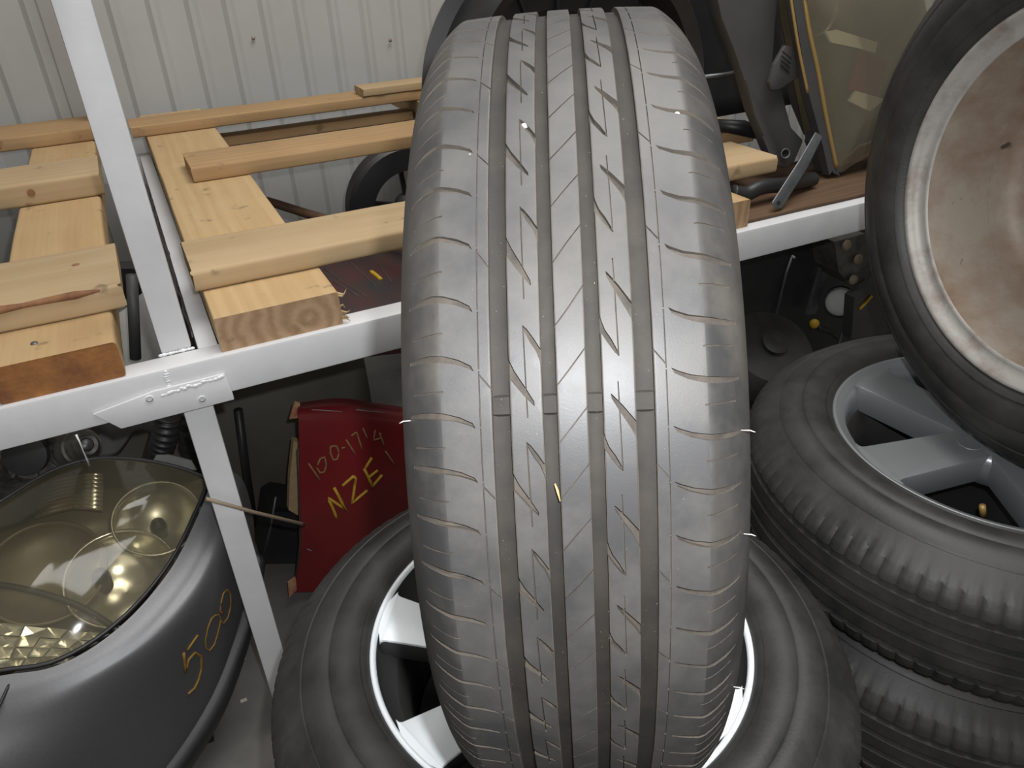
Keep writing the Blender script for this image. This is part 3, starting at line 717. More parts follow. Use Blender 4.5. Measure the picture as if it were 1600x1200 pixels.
wheel_tyre(w4, 0.1345, R0, 0.12); rim_shell(w4, 0.12, M['silver2'])
V, F = lathe_data([(0.0, .05), (0.12, .055), (0.168, .045), (0.178, .03)], 48); fixn(obj('wheel_disc', V, F, M['barrel'], w4, True))

# upper right: wheel leaning back, rusty inside towards the camera
az, el = math.radians(-99.7), math.radians(0.6)
wn = Vector((math.sin(az) * math.cos(el), -math.cos(az) * math.cos(el), math.sin(el)))
wc = Vector((0.832, 0.448, 0.994)) - wn * 0.0885
q = wn.to_track_quat('Z', 'Y').to_matrix().to_4x4()
w3 = thing('steel_wheel', 'wheel standing upright on the right stack with its rusty inner side showing', 'wheel', mw=Matrix.Translation(wc) @ q)
wheel_tyre(w3, 0.100, 0.315, 0.088)
P = [(0.2055, .080), (0.2068, .0875), (0.2045, .0905), (0.2010, .0885), (0.1975, .0835), (0.1955, .079), (0.1880, .0755), (0.1850, .0765), (0.1835, .0735)]
V, F = lathe_data(P, 128); fixn(obj('rim_lip', V, F, M['lipwear'], w3, True))
P = [(0.1835, .0735), (0.179, .060), (0.172, .03), (0.165, .000), (0.160, -.02), (0.150, -.032), (0.130, -.036), (0.10, -.030), (0.075, -.018), (0.06, -.014), (0.03, -.014), (0.028, -.03), (0.0, -.03)]
V, F = lathe_data(P, 96); fixn(obj('wheel_disc', V, F, M['rust'], w3, True))
P = [(0.165, .000), (0.1755, -.03), (0.182, -.07), (0.2055, -.088), (0.206, -.08)]
V, F = lathe_data(P, 64); fixn(obj('rim_barrel', V, F, M['barrel'], w3, True))

# ------------------------------------------------------------------ car front corner, lower left
nose = thing('car_front_corner', 'dark grey bumper corner with a yellowed headlamp, under the rack at lower left', 'car part', (-0.2, 1.0, 0))
rows = [
 [(-0.3967,0.9149,0.4457),(-0.3407,0.9153,0.4391),(-0.2828,0.9086,0.4289),(-0.2272,0.9217,0.4285),(-0.1689,0.9537,0.4370),(-0.1116,1.0035,0.4541),(-0.0667,1.0623,0.4771),(-0.0319,1.1172,0.4994),(-0.0114,1.1609,0.5181)],
 [(-0.3994,0.8918,0.4315),(-0.3442,0.8901,0.4240),(-0.2826,0.8888,0.4159),(-0.2203,0.9015,0.4146),(-0.1591,0.9307,0.4213),(-0.0981,0.9791,0.4373),(-0.0522,1.0353,0.4590),(-0.0174,1.0911,0.4817),(0.0060,1.1376,0.5003)],
 [(-0.4080,0.8708,0.4012),(-0.3531,0.8684,0.3934),(-0.2838,0.8715,0.3865),(-0.2154,0.8898,0.3871),(-0.1486,0.9177,0.3925),(-0.0863,0.9622,0.4065),(-0.0405,1.0175,0.4277),(-0.0060,1.0726,0.4502),(0.0198,1.1286,0.4741)],
 [(-0.4153,0.7850,0.3551),(-0.3783,0.8200,0.3095),(-0.3092,0.8500,0.2910),(-0.2413,0.8850,0.2812),(-0.1709,0.9250,0.2754),(-0.0990,0.9850,0.2790),(-0.0469,1.0350,0.3147),(-0.0086,1.0800,0.3602),(0.0184,1.1200,0.4036)],
 [(-0.4866,0.8000,0.1620),(-0.4425,0.8250,0.1204),(-0.3590,0.8500,0.1014),(-0.2789,0.8850,0.1153),(-0.1995,0.9300,0.1352),(-0.1235,0.9850,0.1738),(-0.0656,1.0400,0.2261),(-0.0213,1.0850,0.2860),(0.0062,1.1250,0.3306)]]
V, F = loft_data(rows, 7, 0.004, (0, 0, 1.27)); sharp(fixn(obj('bumper_skin', V, F, M['bumper'], nose, True)), 60)
# lower lip under the skin
low = [Vector(p) for p in rows[-1]]
lipr = [[(p.x - 0.006, p.y + 0.012, p.z + 0.002) for p in low], [(p.x + 0.012, p.y - 0.006, p.z - 0.022) for p in low], [(p.x + 0.005, p.y + 0.004, p.z - 0.06) for p in low]]
V, F = loft_data(lipr, 5, 0.004, (0, 0, 1.27)); fixn(obj('lower_lip', V, F, M['black'], nose, True))
for x, y in ((-0.30, 0.93), (-0.17, 1.02), (-0.45, 0.9)):
    V, F = box_data(x - .02, x + .02, y + .02, y + .06, 0.0, 0.12, 0.003); sharp(obj('foot_bracket', V, F, M['black'], nose, True))
pan = [(-0.3276,0.9150,0.4290), (-0.3348,0.9000,0.4272), (-0.3432,0.8850,0.4216), (-0.3543,0.8600,0.4180)]
V, F = tube_data([Vector(p) + Vector((0, -.002, .002)) for p in pan], 0.0022, 6); obj('panel_gap', V, F, M['black'], nose, True)
# headlamp
LN = Vector((0.10789,-0.43238,0.89521))
hl = obj('headlamp', [(0, 0, 0)], [], M['amberhouse'], nose)
outl = [(-0.3892,0.9251,0.4497),(-0.3401,0.9216,0.4421),(-0.2836,0.9146,0.4319),(-0.2277,0.9287,0.4319),(-0.1702,0.9605,0.4404),(-0.1138,1.0100,0.4575),(-0.0705,1.0664,0.4796),(-0.0370,1.1206,0.5017),(-0.0532,1.1435,0.5147),(-0.0960,1.1688,0.5321),(-0.1398,1.1863,0.5458),(-0.1886,1.1969,0.5568),(-0.2338,1.1923,0.5600),(-0.2700,1.1788,0.5579),(-0.3010,1.1628,0.5539),(-0.3436,1.1394,0.5477),(-0.3844,1.1107,0.5388),(-0.4185,1.0252,0.5016)]
ring = spline(outl, 4, True); cc = sum(ring, Vector()) / len(ring)
def dome(h, k=7, pw=2.0, inset=1.0, base=0.0, exps=1.0):
    V, F = [], []; n = len(ring)
    for s in range(k + 1):
        f = 1 - s / k
        if s == k: V.append(cc + LN * (h + base)); break
        for p in ring: V.append(cc + (p - cc) * f * inset + LN * (h * (1 - f ** pw) + base))
    for s in range(k - 1):
        for i in range(n): F.append([s * n + i, s * n + (i + 1) % n, (s + 1) * n + (i + 1) % n, (s + 1) * n + i])
    b = (k - 1) * n
    for i in range(n): F.append([b + i, b + (i + 1) % n, k * n])
    return V, F
V, F = dome(-0.13, 7, 6.0, 0.985, -0.003); hl.data.clear_geometry(); hl.data.from_pydata([v - ORG[nose.name] for v in V], [], F); hl.data.polygons.foreach_set('use_smooth', [True] * len(hl.data.polygons))
V, F = dome(0.035, 8, 2.4); fixn(obj('lens', V, F, M['lens'], hl, True, label='yellowed clear lens'))
rim_pts = ring + [ring[0]]
V, F = tube_data([p + LN * 0.001 for p in rim_pts], 0.0032, 6, cap=False); obj('lens_seal', V, F, M['black'], hl, True)
def bowl(c, r, depth, m, name='reflector', axis=None, lip=0.004):
    P = [(r * math.sin(t), -depth * math.cos(t)) for t in [i * math.pi / 2 / 10 for i in range(11)]] + [(r + lip, 0.001), (r + lip, -0.006)]
    V, F = lathe_data(P, 48, frame=frame_z(c, axis or LN)); return obj(name, V, F, m, hl, True)
bowl(Vector((-0.1182,1.0906,0.4969)) - LN * .018, 0.062, 0.055, M['chromedark'])
bowl(Vector((-0.1827,1.0181,0.4697)) - LN * .030, 0.075, 0.06, M['chrome'])
bowl(Vector((-0.2797,1.0604,0.5019)) - LN * .050, 0.080, 0.04, M['amberhouse'])
for c in ((-0.1182,1.0906,0.4969), (-0.2098,1.0328,0.4801)):
    V, F = lathe_data([(0.0, .022), (0.010, .018), (0.013, .004), (0.013, -.03)], 20, frame=frame_z(Vector(c) - LN * .055, LN)); obj('bulb_shield', V, F, M['black'], hl, True)
V, F = tube_data(spline([Vector((-0.3733,1.0525,0.5093)) - LN * .012, Vector((-0.3146,1.0296,0.4912)) - LN * .010, Vector((-0.2562,0.9940,0.4669)) - LN * .008, Vector((-0.2209,0.9618,0.4471)) - LN * .006, Vector((-0.1926,0.9273,0.4271)) - LN * .006], 6), 0.0048, 8); obj('divider_trim', V, F, M['black'], hl, True)
# ribbed indicator reflector, upper left
u = (Vector((-0.1794,1.1693,0.5424)) - Vector((-0.2689,1.1523,0.5449))); 
for i in range(9):
    f = i / 8
    a = Vector((-0.2153,1.1795,0.5516)) * (1 - f) + Vector((-0.2271,1.1331,0.5306)) * f - LN * (.016 - .0)
    b = Vector((-0.1791,1.1714,0.5434)) * (1 - f) + Vector((-0.1877,1.1176,0.5184)) * f - LN * (.010 - .0)
    V, F = tube_data([a, (a + b) / 2 + LN * .003, b], 0.0042, 8); obj('reflector_rib', V, F, M['chrome'], hl, True)
for i in range(9):
    f = i / 8
    a = Vector((-0.2644,1.1754,0.5556)) * (1 - f) + Vector((-0.2783,1.1288,0.5347)) * f - LN * .016
    b = Vector((-0.2170,1.1799,0.5520)) * (1 - f) + Vector((-0.2288,1.1335,0.5310)) * f - LN * .016
    V, F = tube_data([a, (a + b) / 2 + LN * .003, b], 0.0042, 8); obj('reflector_rib', V, F, M['amberhouse'], hl, True)
# faceted main reflector, lower left
V, F = [], []
g = []
for j in range(5):
    for i in range(8):
        fx, fy = i / 7, j / 4
        a = Vector((-0.3837,1.0070,0.4886)) * (1 - fx) + Vector((-0.2089,0.9363,0.4334)) * fx; b = Vector((-0.3886,0.9344,0.4541)) * (1 - fx) + Vector((-0.2706,0.9157,0.4309)) * fx
        g.append(a * (1 - fy) + b * fy)
for j in range(4):
    for i in range(7):
        q = [g[j * 8 + i], g[j * 8 + i + 1], g[(j + 1) * 8 + i + 1], g[(j + 1) * 8 + i]]; c = sum(q, Vector()) / 4 - LN * random.uniform(.022, .030)
        k = len(V); V += [p - LN * (.014 + .004 * ((i + j) % 2)) for p in q] + [c]; F += [[k, k + 1, k + 4], [k + 1, k + 2, k + 4], [k + 2, k + 3, k + 4], [k + 3, k, k + 4]]
obj('facet_reflector', V, F, M['facet'], hl, False)

# writing on the bumper
def strokes(name, polys, r, m, parent, off):
    V, F = join(*[tube_data([Vector(p) + Vector(off) for p in pl], r, 6) for pl in polys]); return obj(name, V, F, m, parent, True)
strokes('marker_writing', [[(-0.1313, 0.9387, 0.3394), (-0.1339, 0.9408, 0.3242), (-0.1365, 0.9428, 0.3088), (-0.1392, 0.9448, 0.2933)], [(-0.1375, 0.9455, 0.2961), (-0.1347, 0.9461, 0.3021), (-0.1319, 0.9468, 0.3081), (-0.1291, 0.9475, 0.3141), (-0.1259, 0.9501, 0.3144), (-0.1227, 0.9527, 0.3146), (-0.1195, 0.9554, 0.3148), (-0.1177, 0.9592, 0.3073), (-0.1159, 0.963, 0.2996), (-0.114, 0.9669, 0.2918), (-0.1156, 0.9677, 0.2833), (-0.1173, 0.9685, 0.2747), (-0.1188, 0.969, 0.2664), (-0.1218, 0.9678, 0.2603), (-0.1247, 0.9665, 0.2541), (-0.1277, 0.9652, 0.2479), (-0.131, 0.963, 0.2447), (-0.1343, 0.9607, 0.2415), (-0.1377, 0.9585, 0.2383), (-0.141, 0.9554, 0.2393), (-0.1444, 0.9523, 0.2403), (-0.1477, 0.9493, 0.2412)], [(-0.1255, 0.9436, 0.3381), (-0.1193, 0.9478, 0.3412), (-0.1131, 0.9522, 0.3442), (-0.1068, 0.9568, 0.347)]], 0.0022, M['orangemark'], nose, (0, 0, 0))
strokes('marker_writing', [[(-0.0784, 0.9854, 0.3462), (-0.0764, 0.9887, 0.343), (-0.0744, 0.9922, 0.3395), (-0.0724, 0.9958, 0.3359), (-0.0723, 0.9975, 0.3308), (-0.0723, 0.9992, 0.3256), (-0.0722, 1.0009, 0.3204), (-0.0753, 0.9995, 0.3135), (-0.0784, 0.9981, 0.3066), (-0.0816, 0.9967, 0.2997), (-0.0852, 0.9945, 0.2939), (-0.0889, 0.9922, 0.2881), (-0.0925, 0.9902, 0.2822), (-0.0956, 0.9871, 0.2821), (-0.0987, 0.984, 0.282), (-0.1018, 0.9811, 0.2818), (-0.1025, 0.979, 0.287), (-0.1032, 0.9769, 0.2921), (-0.1039, 0.9747, 0.2973), (-0.1029, 0.9738, 0.3037), (-0.1018, 0.9728, 0.3101), (-0.1008, 0.9719, 0.3164), (-0.0976, 0.9726, 0.3238), (-0.0945, 0.9732, 0.3312), (-0.0914, 0.9739, 0.3386), (-0.0888, 0.9755, 0.3418), (-0.0862, 0.9772, 0.345), (-0.0836, 0.9789, 0.3482), (-0.0819, 0.981, 0.3476), (-0.0801, 0.9832, 0.3469), (-0.0784, 0.9854, 0.3462)], [(-0.0731, 1.0012, 0.3162), (-0.0725, 1.0033, 0.3117), (-0.0719, 1.0055, 0.3072), (-0.0712, 1.0076, 0.3028), (-0.0684, 1.011, 0.3024), (-0.0656, 1.0145, 0.302), (-0.0628, 1.0181, 0.3014), (-0.0594, 1.0206, 0.3073), (-0.056, 1.0233, 0.313), (-0.0526, 1.026, 0.3187), (-0.0511, 1.0254, 0.3274), (-0.0496, 1.0248, 0.3361), (-0.0481, 1.0242, 0.3448), (-0.0489, 1.0214, 0.3507), (-0.0497, 1.0186, 0.3566), (-0.0505, 1.0158, 0.3625), (-0.0527, 1.0124, 0.3638), (-0.0549, 1.009, 0.3652), (-0.0571, 1.0057, 0.3664), (-0.0596, 1.0035, 0.3626), (-0.0621, 1.0013, 0.3587), (-0.0646, 0.9994, 0.3546), (-0.0662, 0.9989, 0.3496), (-0.0677, 0.9986, 0.3443), (-0.0693, 0.9984, 0.3391), (-0.0684, 1.0012, 0.3339), (-0.0675, 1.0039, 0.3288), (-0.0666, 1.0067, 0.3236)]], 0.0014, M['orangemark'], nose, (0, 0, 0))

# string and rod
V, F = tube_data([(-0.1614,0.9780,0.7285), (-0.1604,0.9740,0.7196), (-0.1611,0.9780,0.7022), (-0.1626,0.9900,0.6814), (-0.1640,1.0000,0.6658)], [0.0016, 0.0011, 0.0008, 0.0012, 0.0016], 6)
tag(obj('string', V, F, M['string'], None, True), 'short white string hanging from the rack beam above the headlamp', 'string')
V, F = tube_data([(-0.0381,0.9720,0.5780), (0.0187,0.9900,0.5158), (0.0876,1.0600,0.4090), (0.1055,1.2000,0.2894)], 0.0028, 8)
tag(obj('rod', V, F, M['rod'], None, True), 'thin rusty rod crossing in front of the lower rack post', 'rod')

# ------------------------------------------------------------------ red car panel with marker writing
rp = thing('car_fender', 'dark red car fender with yellow marker writing, under the rack', 'car part', (0.1675,1.2900,0.0043))
rows = [
 [(0.1648,1.3500,0.4661),(0.2424,1.3600,0.4467),(0.3216,1.3700,0.4034),(0.4209,1.3800,0.3494),(0.5763,1.3900,0.2664)],
 [(0.1507,1.3050,0.4796),(0.2304,1.3100,0.4570),(0.3061,1.3150,0.4188),(0.4001,1.3200,0.3658),(0.5498,1.3300,0.2840)],
 [(0.1436,1.2850,0.4522),(0.2187,1.2850,0.4268),(0.2938,1.2900,0.3872),(0.3881,1.3000,0.3239),(0.5378,1.3100,0.2384)],
 [(0.1184,1.2650,0.3325),(0.1918,1.2620,0.2976),(0.2682,1.2650,0.2569),(0.3663,1.2800,0.1891),(0.5201,1.2900,0.1005)],
 [(0.0956,1.2700,0.1870),(0.1708,1.2680,0.1550),(0.2502,1.2720,0.1067),(0.3524,1.2850,0.0400),(0.5143,1.3000,-0.0673)],
 [(0.0596,1.2900,0.0482),(0.1390,1.2900,0.0085),(0.2348,1.2900,-0.0497),(0.3419,1.3000,-0.1129),(0.5089,1.3100,-0.2295)]]
V, F = loft_data(rows, 5, 0.003, (0, 0, 1.27)); sharp(fixn(obj('fender_skin', V, F, M['red'], rp, True)), 60)
V, F = tube_data([(0.1339,1.2830,0.4086), (0.1189,1.2700,0.3288), (0.0946,1.2740,0.1842), (0.0627,1.2930,0.0536)], 0.0022, 6); obj('fender_edge', V, F, M['greyplastic'], rp, True)
prism('mounting_tab', [(0.1333,1.3200,0.4544),(0.1492,1.3100,0.4580),(0.1598,1.3200,0.4829),(0.1523,1.3300,0.4842)], (0, .004, 0), M['redrust'], rp)
prism('broken_edge', [(0.0524,1.2840,0.0821),(0.0702,1.2840,0.0904),(0.0666,1.2840,0.0560),(0.0476,1.2840,0.0425)], (0, .006, 0), M['redrust'], rp, label='chipped filler at the lower corner')
strokes('marker_writing', [[(0.145, 1.2693, 0.3763), (0.1496, 1.2674, 0.3623), (0.1543, 1.2655, 0.3481), (0.1591, 1.2641, 0.3334)], [(0.1683, 1.2703, 0.3781), (0.1651, 1.2693, 0.3731), (0.1619, 1.2685, 0.368), (0.1587, 1.2677, 0.3629), (0.1598, 1.2671, 0.3582), (0.161, 1.2664, 0.3534), (0.1622, 1.2658, 0.3487), (0.1651, 1.2658, 0.3486), (0.1681, 1.2659, 0.3484), (0.1711, 1.266, 0.3483), (0.1735, 1.2667, 0.3533), (0.1758, 1.2675, 0.3582), (0.1781, 1.2682, 0.3632), (0.1779, 1.269, 0.3685), (0.1777, 1.2699, 0.3738), (0.1776, 1.2708, 0.379), (0.1745, 1.2706, 0.3787), (0.1714, 1.2704, 0.3784), (0.1683, 1.2703, 0.3781)], [(0.1944, 1.275, 0.3967), (0.1931, 1.2741, 0.3926), (0.1917, 1.2732, 0.3885), (0.1904, 1.2724, 0.3843), (0.1913, 1.2714, 0.3783), (0.1922, 1.2705, 0.3723), (0.1931, 1.2695, 0.3663), (0.1958, 1.2697, 0.3662), (0.1984, 1.2699, 0.3662), (0.2011, 1.2701, 0.3662), (0.2032, 1.2709, 0.3701), (0.2054, 1.2718, 0.374), (0.2075, 1.2726, 0.378), (0.2068, 1.2734, 0.3829), (0.2061, 1.2743, 0.3878), (0.2054, 1.2752, 0.3927), (0.2017, 1.2752, 0.394), (0.1981, 1.2751, 0.3954), (0.1944, 1.275, 0.3967)], [(0.2144, 1.2747, 0.3851), (0.2166, 1.2748, 0.3848), (0.2188, 1.275, 0.3844), (0.2209, 1.2752, 0.384)], [(0.2268, 1.2788, 0.3984), (0.2306, 1.277, 0.3868), (0.2344, 1.2752, 0.375), (0.2383, 1.2735, 0.3631)], [(0.2386, 1.2815, 0.4021), (0.2425, 1.2824, 0.4032), (0.2465, 1.2834, 0.4044), (0.2505, 1.2844, 0.4055), (0.2517, 1.2816, 0.3927), (0.253, 1.2791, 0.3797), (0.2544, 1.2766, 0.3665)], [(0.2651, 1.288, 0.4077), (0.2666, 1.2863, 0.3999), (0.2681, 1.2847, 0.3919), (0.2696, 1.2831, 0.384)], [(0.2892, 1.2899, 0.3936), (0.2868, 1.2877, 0.3873), (0.2843, 1.2857, 0.381), (0.2819, 1.2837, 0.3746), (0.2876, 1.2848, 0.374), (0.2934, 1.286, 0.3734), (0.2992, 1.2873, 0.3727)], [(0.2974, 1.2896, 0.3847), (0.2986, 1.2877, 0.3748), (0.2999, 1.2858, 0.3648), (0.3012, 1.284, 0.3547)], [(0.3015, 1.2816, 0.3415), (0.3064, 1.2806, 0.3284), (0.3114, 1.2798, 0.315), (0.3165, 1.2792, 0.3013)]], 0.0019, M['palemark'], rp, (0, 0, 0))
strokes('marker_writing', [[(0.1757, 1.2618, 0.2302), (0.1744, 1.2614, 0.2396), (0.1731, 1.261, 0.2489), (0.1719, 1.261, 0.258), (0.17, 1.2609, 0.2684), (0.1682, 1.2609, 0.2786), (0.1664, 1.2612, 0.2885), (0.1766, 1.2607, 0.2737), (0.187, 1.2607, 0.2582), (0.1976, 1.2609, 0.2423), (0.1924, 1.2605, 0.2645), (0.1875, 1.261, 0.2858), (0.1826, 1.2619, 0.3063)], [(0.1996, 1.2623, 0.3043), (0.208, 1.2631, 0.3087), (0.2165, 1.2639, 0.313), (0.225, 1.265, 0.3172), (0.2264, 1.2649, 0.3151), (0.2278, 1.2647, 0.313), (0.2293, 1.2646, 0.3109), (0.2233, 1.2626, 0.2931), (0.2175, 1.2612, 0.2747), (0.2117, 1.2607, 0.2555), (0.2236, 1.2611, 0.2616), (0.2356, 1.2618, 0.2676), (0.2477, 1.263, 0.2732)], [(0.25, 1.2689, 0.3247), (0.2532, 1.2672, 0.3093), (0.2564, 1.2657, 0.2936), (0.2598, 1.2648, 0.2772)], [(0.2529, 1.2693, 0.325), (0.2587, 1.2709, 0.3304), (0.2646, 1.2728, 0.3357), (0.2704, 1.2748, 0.3409)], [(0.2539, 1.2661, 0.3004), (0.2616, 1.2676, 0.3031), (0.2693, 1.2693, 0.3057), (0.277, 1.2709, 0.3083)], [(0.2598, 1.2648, 0.2772), (0.268, 1.2664, 0.2831), (0.2763, 1.2683, 0.2886), (0.2847, 1.2707, 0.2938)]], 0.0032, M['yellowmark'], rp, (0, 0, 0))
strokes('scratch', [[(0.1056, 1.2705, 0.1679), (0.1086, 1.2706, 0.1647), (0.1116, 1.2707, 0.1614), (0.1146, 1.2708, 0.1582)], [(0.1763, 1.3029, 0.4725), (0.1948, 1.3007, 0.4663), (0.2137, 1.2996, 0.4592), (0.2331, 1.2997, 0.4513)], [(0.2616, 1.3083, 0.4417), (0.2802, 1.3101, 0.4321), (0.2993, 1.3122, 0.4221), (0.3187, 1.3144, 0.4119)]], 0.0009, M['cloth'], rp, (0, 0, 0))

# ------------------------------------------------------------------ clutter under the rack, left of the tyre
t = thing('car_door_panel', 'dark dusty car panel leaning under the rack behind the lower post', 'car part', (0.13, 1.64, 0))
V, F = loft_data([[(-0.20, 1.72, 0.60), (0.1, 1.70, 0.62), (0.36, 1.71, 0.60)], [(-0.21, 1.66, 0.42), (0.1, 1.645, 0.43), (0.37, 1.66, 0.42)], [(-0.21, 1.63, 0.2), (0.1, 1.62, 0.2), (0.37, 1.64, 0.2)], [(-0.2, 1.66, 0.0), (0.1, 1.65, 0.0), (0.36, 1.66, 0.0)]], 5, 0.02, (0, 0, 1.27)); sharp(fixn(obj('panel_skin', V, F, M['olive'], t, True)), 50)
V, F = tube_data([(0.0570,1.6000,0.3423), (0.0380,1.6000,0.1668), (0.0211,1.6000,-0.0072)], 0.010, 8); obj('edge_seal', V, F, M['black'], t, True)
o = plank('batten', (0, 0.05, 0, 0.02, 0, 0.3), M['boardA'], None, 0); bpy.data.objects.remove(o)
a, b = Vector((0.1439,1.4000,0.3474)), Vector((0.1029,1.3600,0.1965))
bt = thing('wood_offcut', 'pale wood offcut standing against the left edge of the red fender', 'offcut', (b.x, b.y, b.z))
V, F = prism_data([(0.1391,1.3900,0.3553),(0.1499,1.3900,0.3482),(0.1154,1.3600,0.1822),(0.0946,1.3600,0.2106),(0.1141,1.3750,0.2825)], (0, .02, 0)); sharp(fixn(obj('offcut', V, F, M['boardA'], bt)))
t = thing('plastic_box', 'black plastic box on the floor left of the red fender', 'box', (0.0570,1.4500,-0.0035))
V, F = prism_data([(0.0796,1.4000,0.1959),(0.1481,1.4000,0.1529),(0.1229,1.4000,0.0086),(0.0158,1.4000,0.0588),(0.0599,1.4200,0.1745)], (0.0, .10, 0)); sharp(fixn(obj('box_shell', V, F, M['black'], t)))
V, F = tube_data([(0.0779,1.3920,0.2310), (0.0546,1.3920,0.1615), (0.0199,1.3920,0.0792)], 0.0028, 6); obj('steel_edge', V, F, M['steel'], t, True)
# machine parts behind the headlamp
t = thing('alternator', 'greasy cast alloy alternator under the rack behind the headlamp', 'machine part', (-0.2879,1.4000,0.4777))
fr = frame_z((-0.2975,1.4200,0.4756), (-0.2, -0.9, 0.4))
V, F = lathe_data([(0, .05), (0.02, .05), (0.022, .035), (0.05, .034), (0.058, .02), (0.06, -.05), (0.05, -.06), (0, -.06)], 32, frame=fr); sharp(obj('alternator_case', V, F, M['alloy'], t, True))
V, F = lathe_data([(0.022, .05), (0.036, .052), (0.030, .060), (0.036, .068), (0.022, .07), (0, .07)], 32, frame=fr); sharp(obj('pulley', V, F, M['black'], t, True))
for i in range(8):
    a = i * math.pi / 4; V, F = box_data(-.003, .003, 0.03, 0.056, -.01, .04, 0.001, mat_=fr @ Matrix.Rotation(a, 4, 'Z')); obj('cooling_fin', V, F, M['alloy'], t)
fr = frame_z((-0.2218,1.3300,0.5057), (0.5, -0.7, 0.5))
t = thing('bearing_hub', 'dark round machine part behind the hanging string', 'machine part', (-0.2218,1.3300,0.5057))
V, F = lathe_data([(0.012, .03), (0.018, .032), (0.022, .028), (0.03, .012), (0.034, .01), (0.036, -.02), (0.02, -.022)], 28, frame=fr); sharp(obj('hub_ring', V, F, M['alloy'], t, True))
V, F = lathe_data([(0, .034), (0.009, .033), (0.011, .03), (0.011, .0)], 20, frame=fr); obj('hub_pin', V, F, M['steel'], t, True)
t = thing('engine_casting', 'low greasy engine casting at the far left under the rack', 'machine part', (-0.3864,1.5500,0.3938))
V, F = prism_data([(-0.4237,1.5600,0.4471),(-0.3635,1.5600,0.4641),(-0.3595,1.5600,0.4090),(-0.3427,1.5600,0.3549),(-0.4127,1.5600,0.2826),(-0.4777,1.5600,0.2926)], (0, .12, 0)); sharp(fixn(obj('casting', V, F, M['alloy'], t)))
for p in ((-0.3870,1.5500,0.4251), (-0.3815,1.5500,0.3681)):
    V, F = lathe_data([(0, .012), (0.007, .012), (0.010, .004), (0.010, 0)], 12, frame=frame_z(p, (0, -1, 0.1))); obj('bolt', V, F, M['steel'], t, True)
ct = []
for r, (z, y) in enumerate(((0.64, 1.50), (0.56, 1.44), (0.47, 1.42), (0.36, 1.45))):
    ct.append([(-0.25 + 0.05 * i, y + 0.10 + 0.025 * math.sin(i * 2.3 + r * 1.3), z + 0.02 * math.sin(i * 1.9 + r)) for i in range(6)])
V, F = loft_data(ct, 5, 0.003, (0, 0, 1.27)); tag(fixn(obj('cloth', V, F, M['cloth'], None, True)), 'crumpled grey cloth draped over parts behind the headlamp', 'cloth')
hp = spline([(-0.0675,1.2500,0.5685), (-0.0807,1.2500,0.5332), (-0.0972,1.2600,0.4987), (-0.1152,1.2800,0.4642), (-0.1476,1.3000,0.4385)], 14)
V, F = tube_data(hp, [0.020 + 0.003 * math.sin(i * 1.5) for i in range(len(hp))], 14); tag(obj('hose', V, F, M['black'], None, True), 'black corrugated hose under the rack beside the headlamp', 'hose')
hp = spline([(-0.0296,1.3300,0.5238), (-0.0404,1.3300,0.4558), (-0.0441,1.3600,0.3612), (-0.0554,1.4000,0.2548)], 14)
V, F = tube_data(hp, [0.024 + 0.003 * math.sin(i * 1.4) for i in range(len(hp))], 14); tag(obj('hose', V, F, M['black'], None, True), 'thick black hose hanging behind the lower rack post', 'hose')
# pale bracket at the lamp's top edge
t = thing('lamp_bracket', 'small pale metal bracket behind the top edge of the headlamp', 'bracket', (-0.1044,1.2400,0.4853))
prism('bracket_plate', [(-0.1147,1.2250,0.4978),(-0.1026,1.2250,0.5123),(-0.0854,1.2250,0.5074),(-0.0519,1.2250,0.4814),(-0.0481,1.2250,0.4617)], (0, .012, -.004), M['cloth'], t)

# things seen through the pallet gaps
sh = thing('radiator_shroud', 'black plastic fan shroud standing behind the pallet boards', 'car part', (0.62, 1.98, 0))
fr = Matrix.Translation((0.62, 1.95, 0.62)) @ Matrix.Rotation(math.radians(90), 4, 'X')
V, F = lathe_data([(0.10, .03), (0.155, .03), (0.165, .02), (0.165, -.02), (0.10, -.02), (0.095, 0.0)], 48, closed=True, frame=fr); sharp(fixn(obj('fan_ring', V, F, M['black'], sh, True)))
box('shroud_frame', (0.42, 0.86, 1.93, 1.99, 0.30, 0.565), M['black'], sh, 0.008)
box('shroud_frame', (0.40, 0.425, 1.93, 1.99, 0.0, 0.60), M['black'], sh, 0.004)
for k in range(5):
    a = k * 2 * math.pi / 5 + .4; V, F = box_data(.015, .105, -.006, .006, -.006, .006, 0.001, mat_=fr @ Matrix.Rotation(a, 4, 'Z')); obj('fan_arm', V, F, M['black'], sh)
V, F = lathe_data([(0, .02), (0.03, .018), (0.034, -.01), (0, -.012)], 24, frame=fr); obj('fan_motor', V, F, M['greyplastic'], sh, True)
box('shroud_foot', (0.83, 0.86, 1.93, 1.99, 0.0, 0.30), M['black'], sh, 0.004)
st = thing('wood_stick', 'thin brown wood stick leaning below the pallet', 'stick', (0.45, 2.0, 0.4))
V, F = tube_data([(0.2117,1.8000,0.7535), (0.2547,1.7800,0.7364), (0.3108,1.7200,0.7192), (0.3925,1.6000,0.7068), (0.4727,1.5000,0.6876)], 0.011, 6); obj('stick', V, F, M['plyboard'], st, True)
rd = thing('scrap_panel', 'dark scratched red car panel lying below the pallet behind the beam', 'car part', (0.3452,1.4200,0.6583))
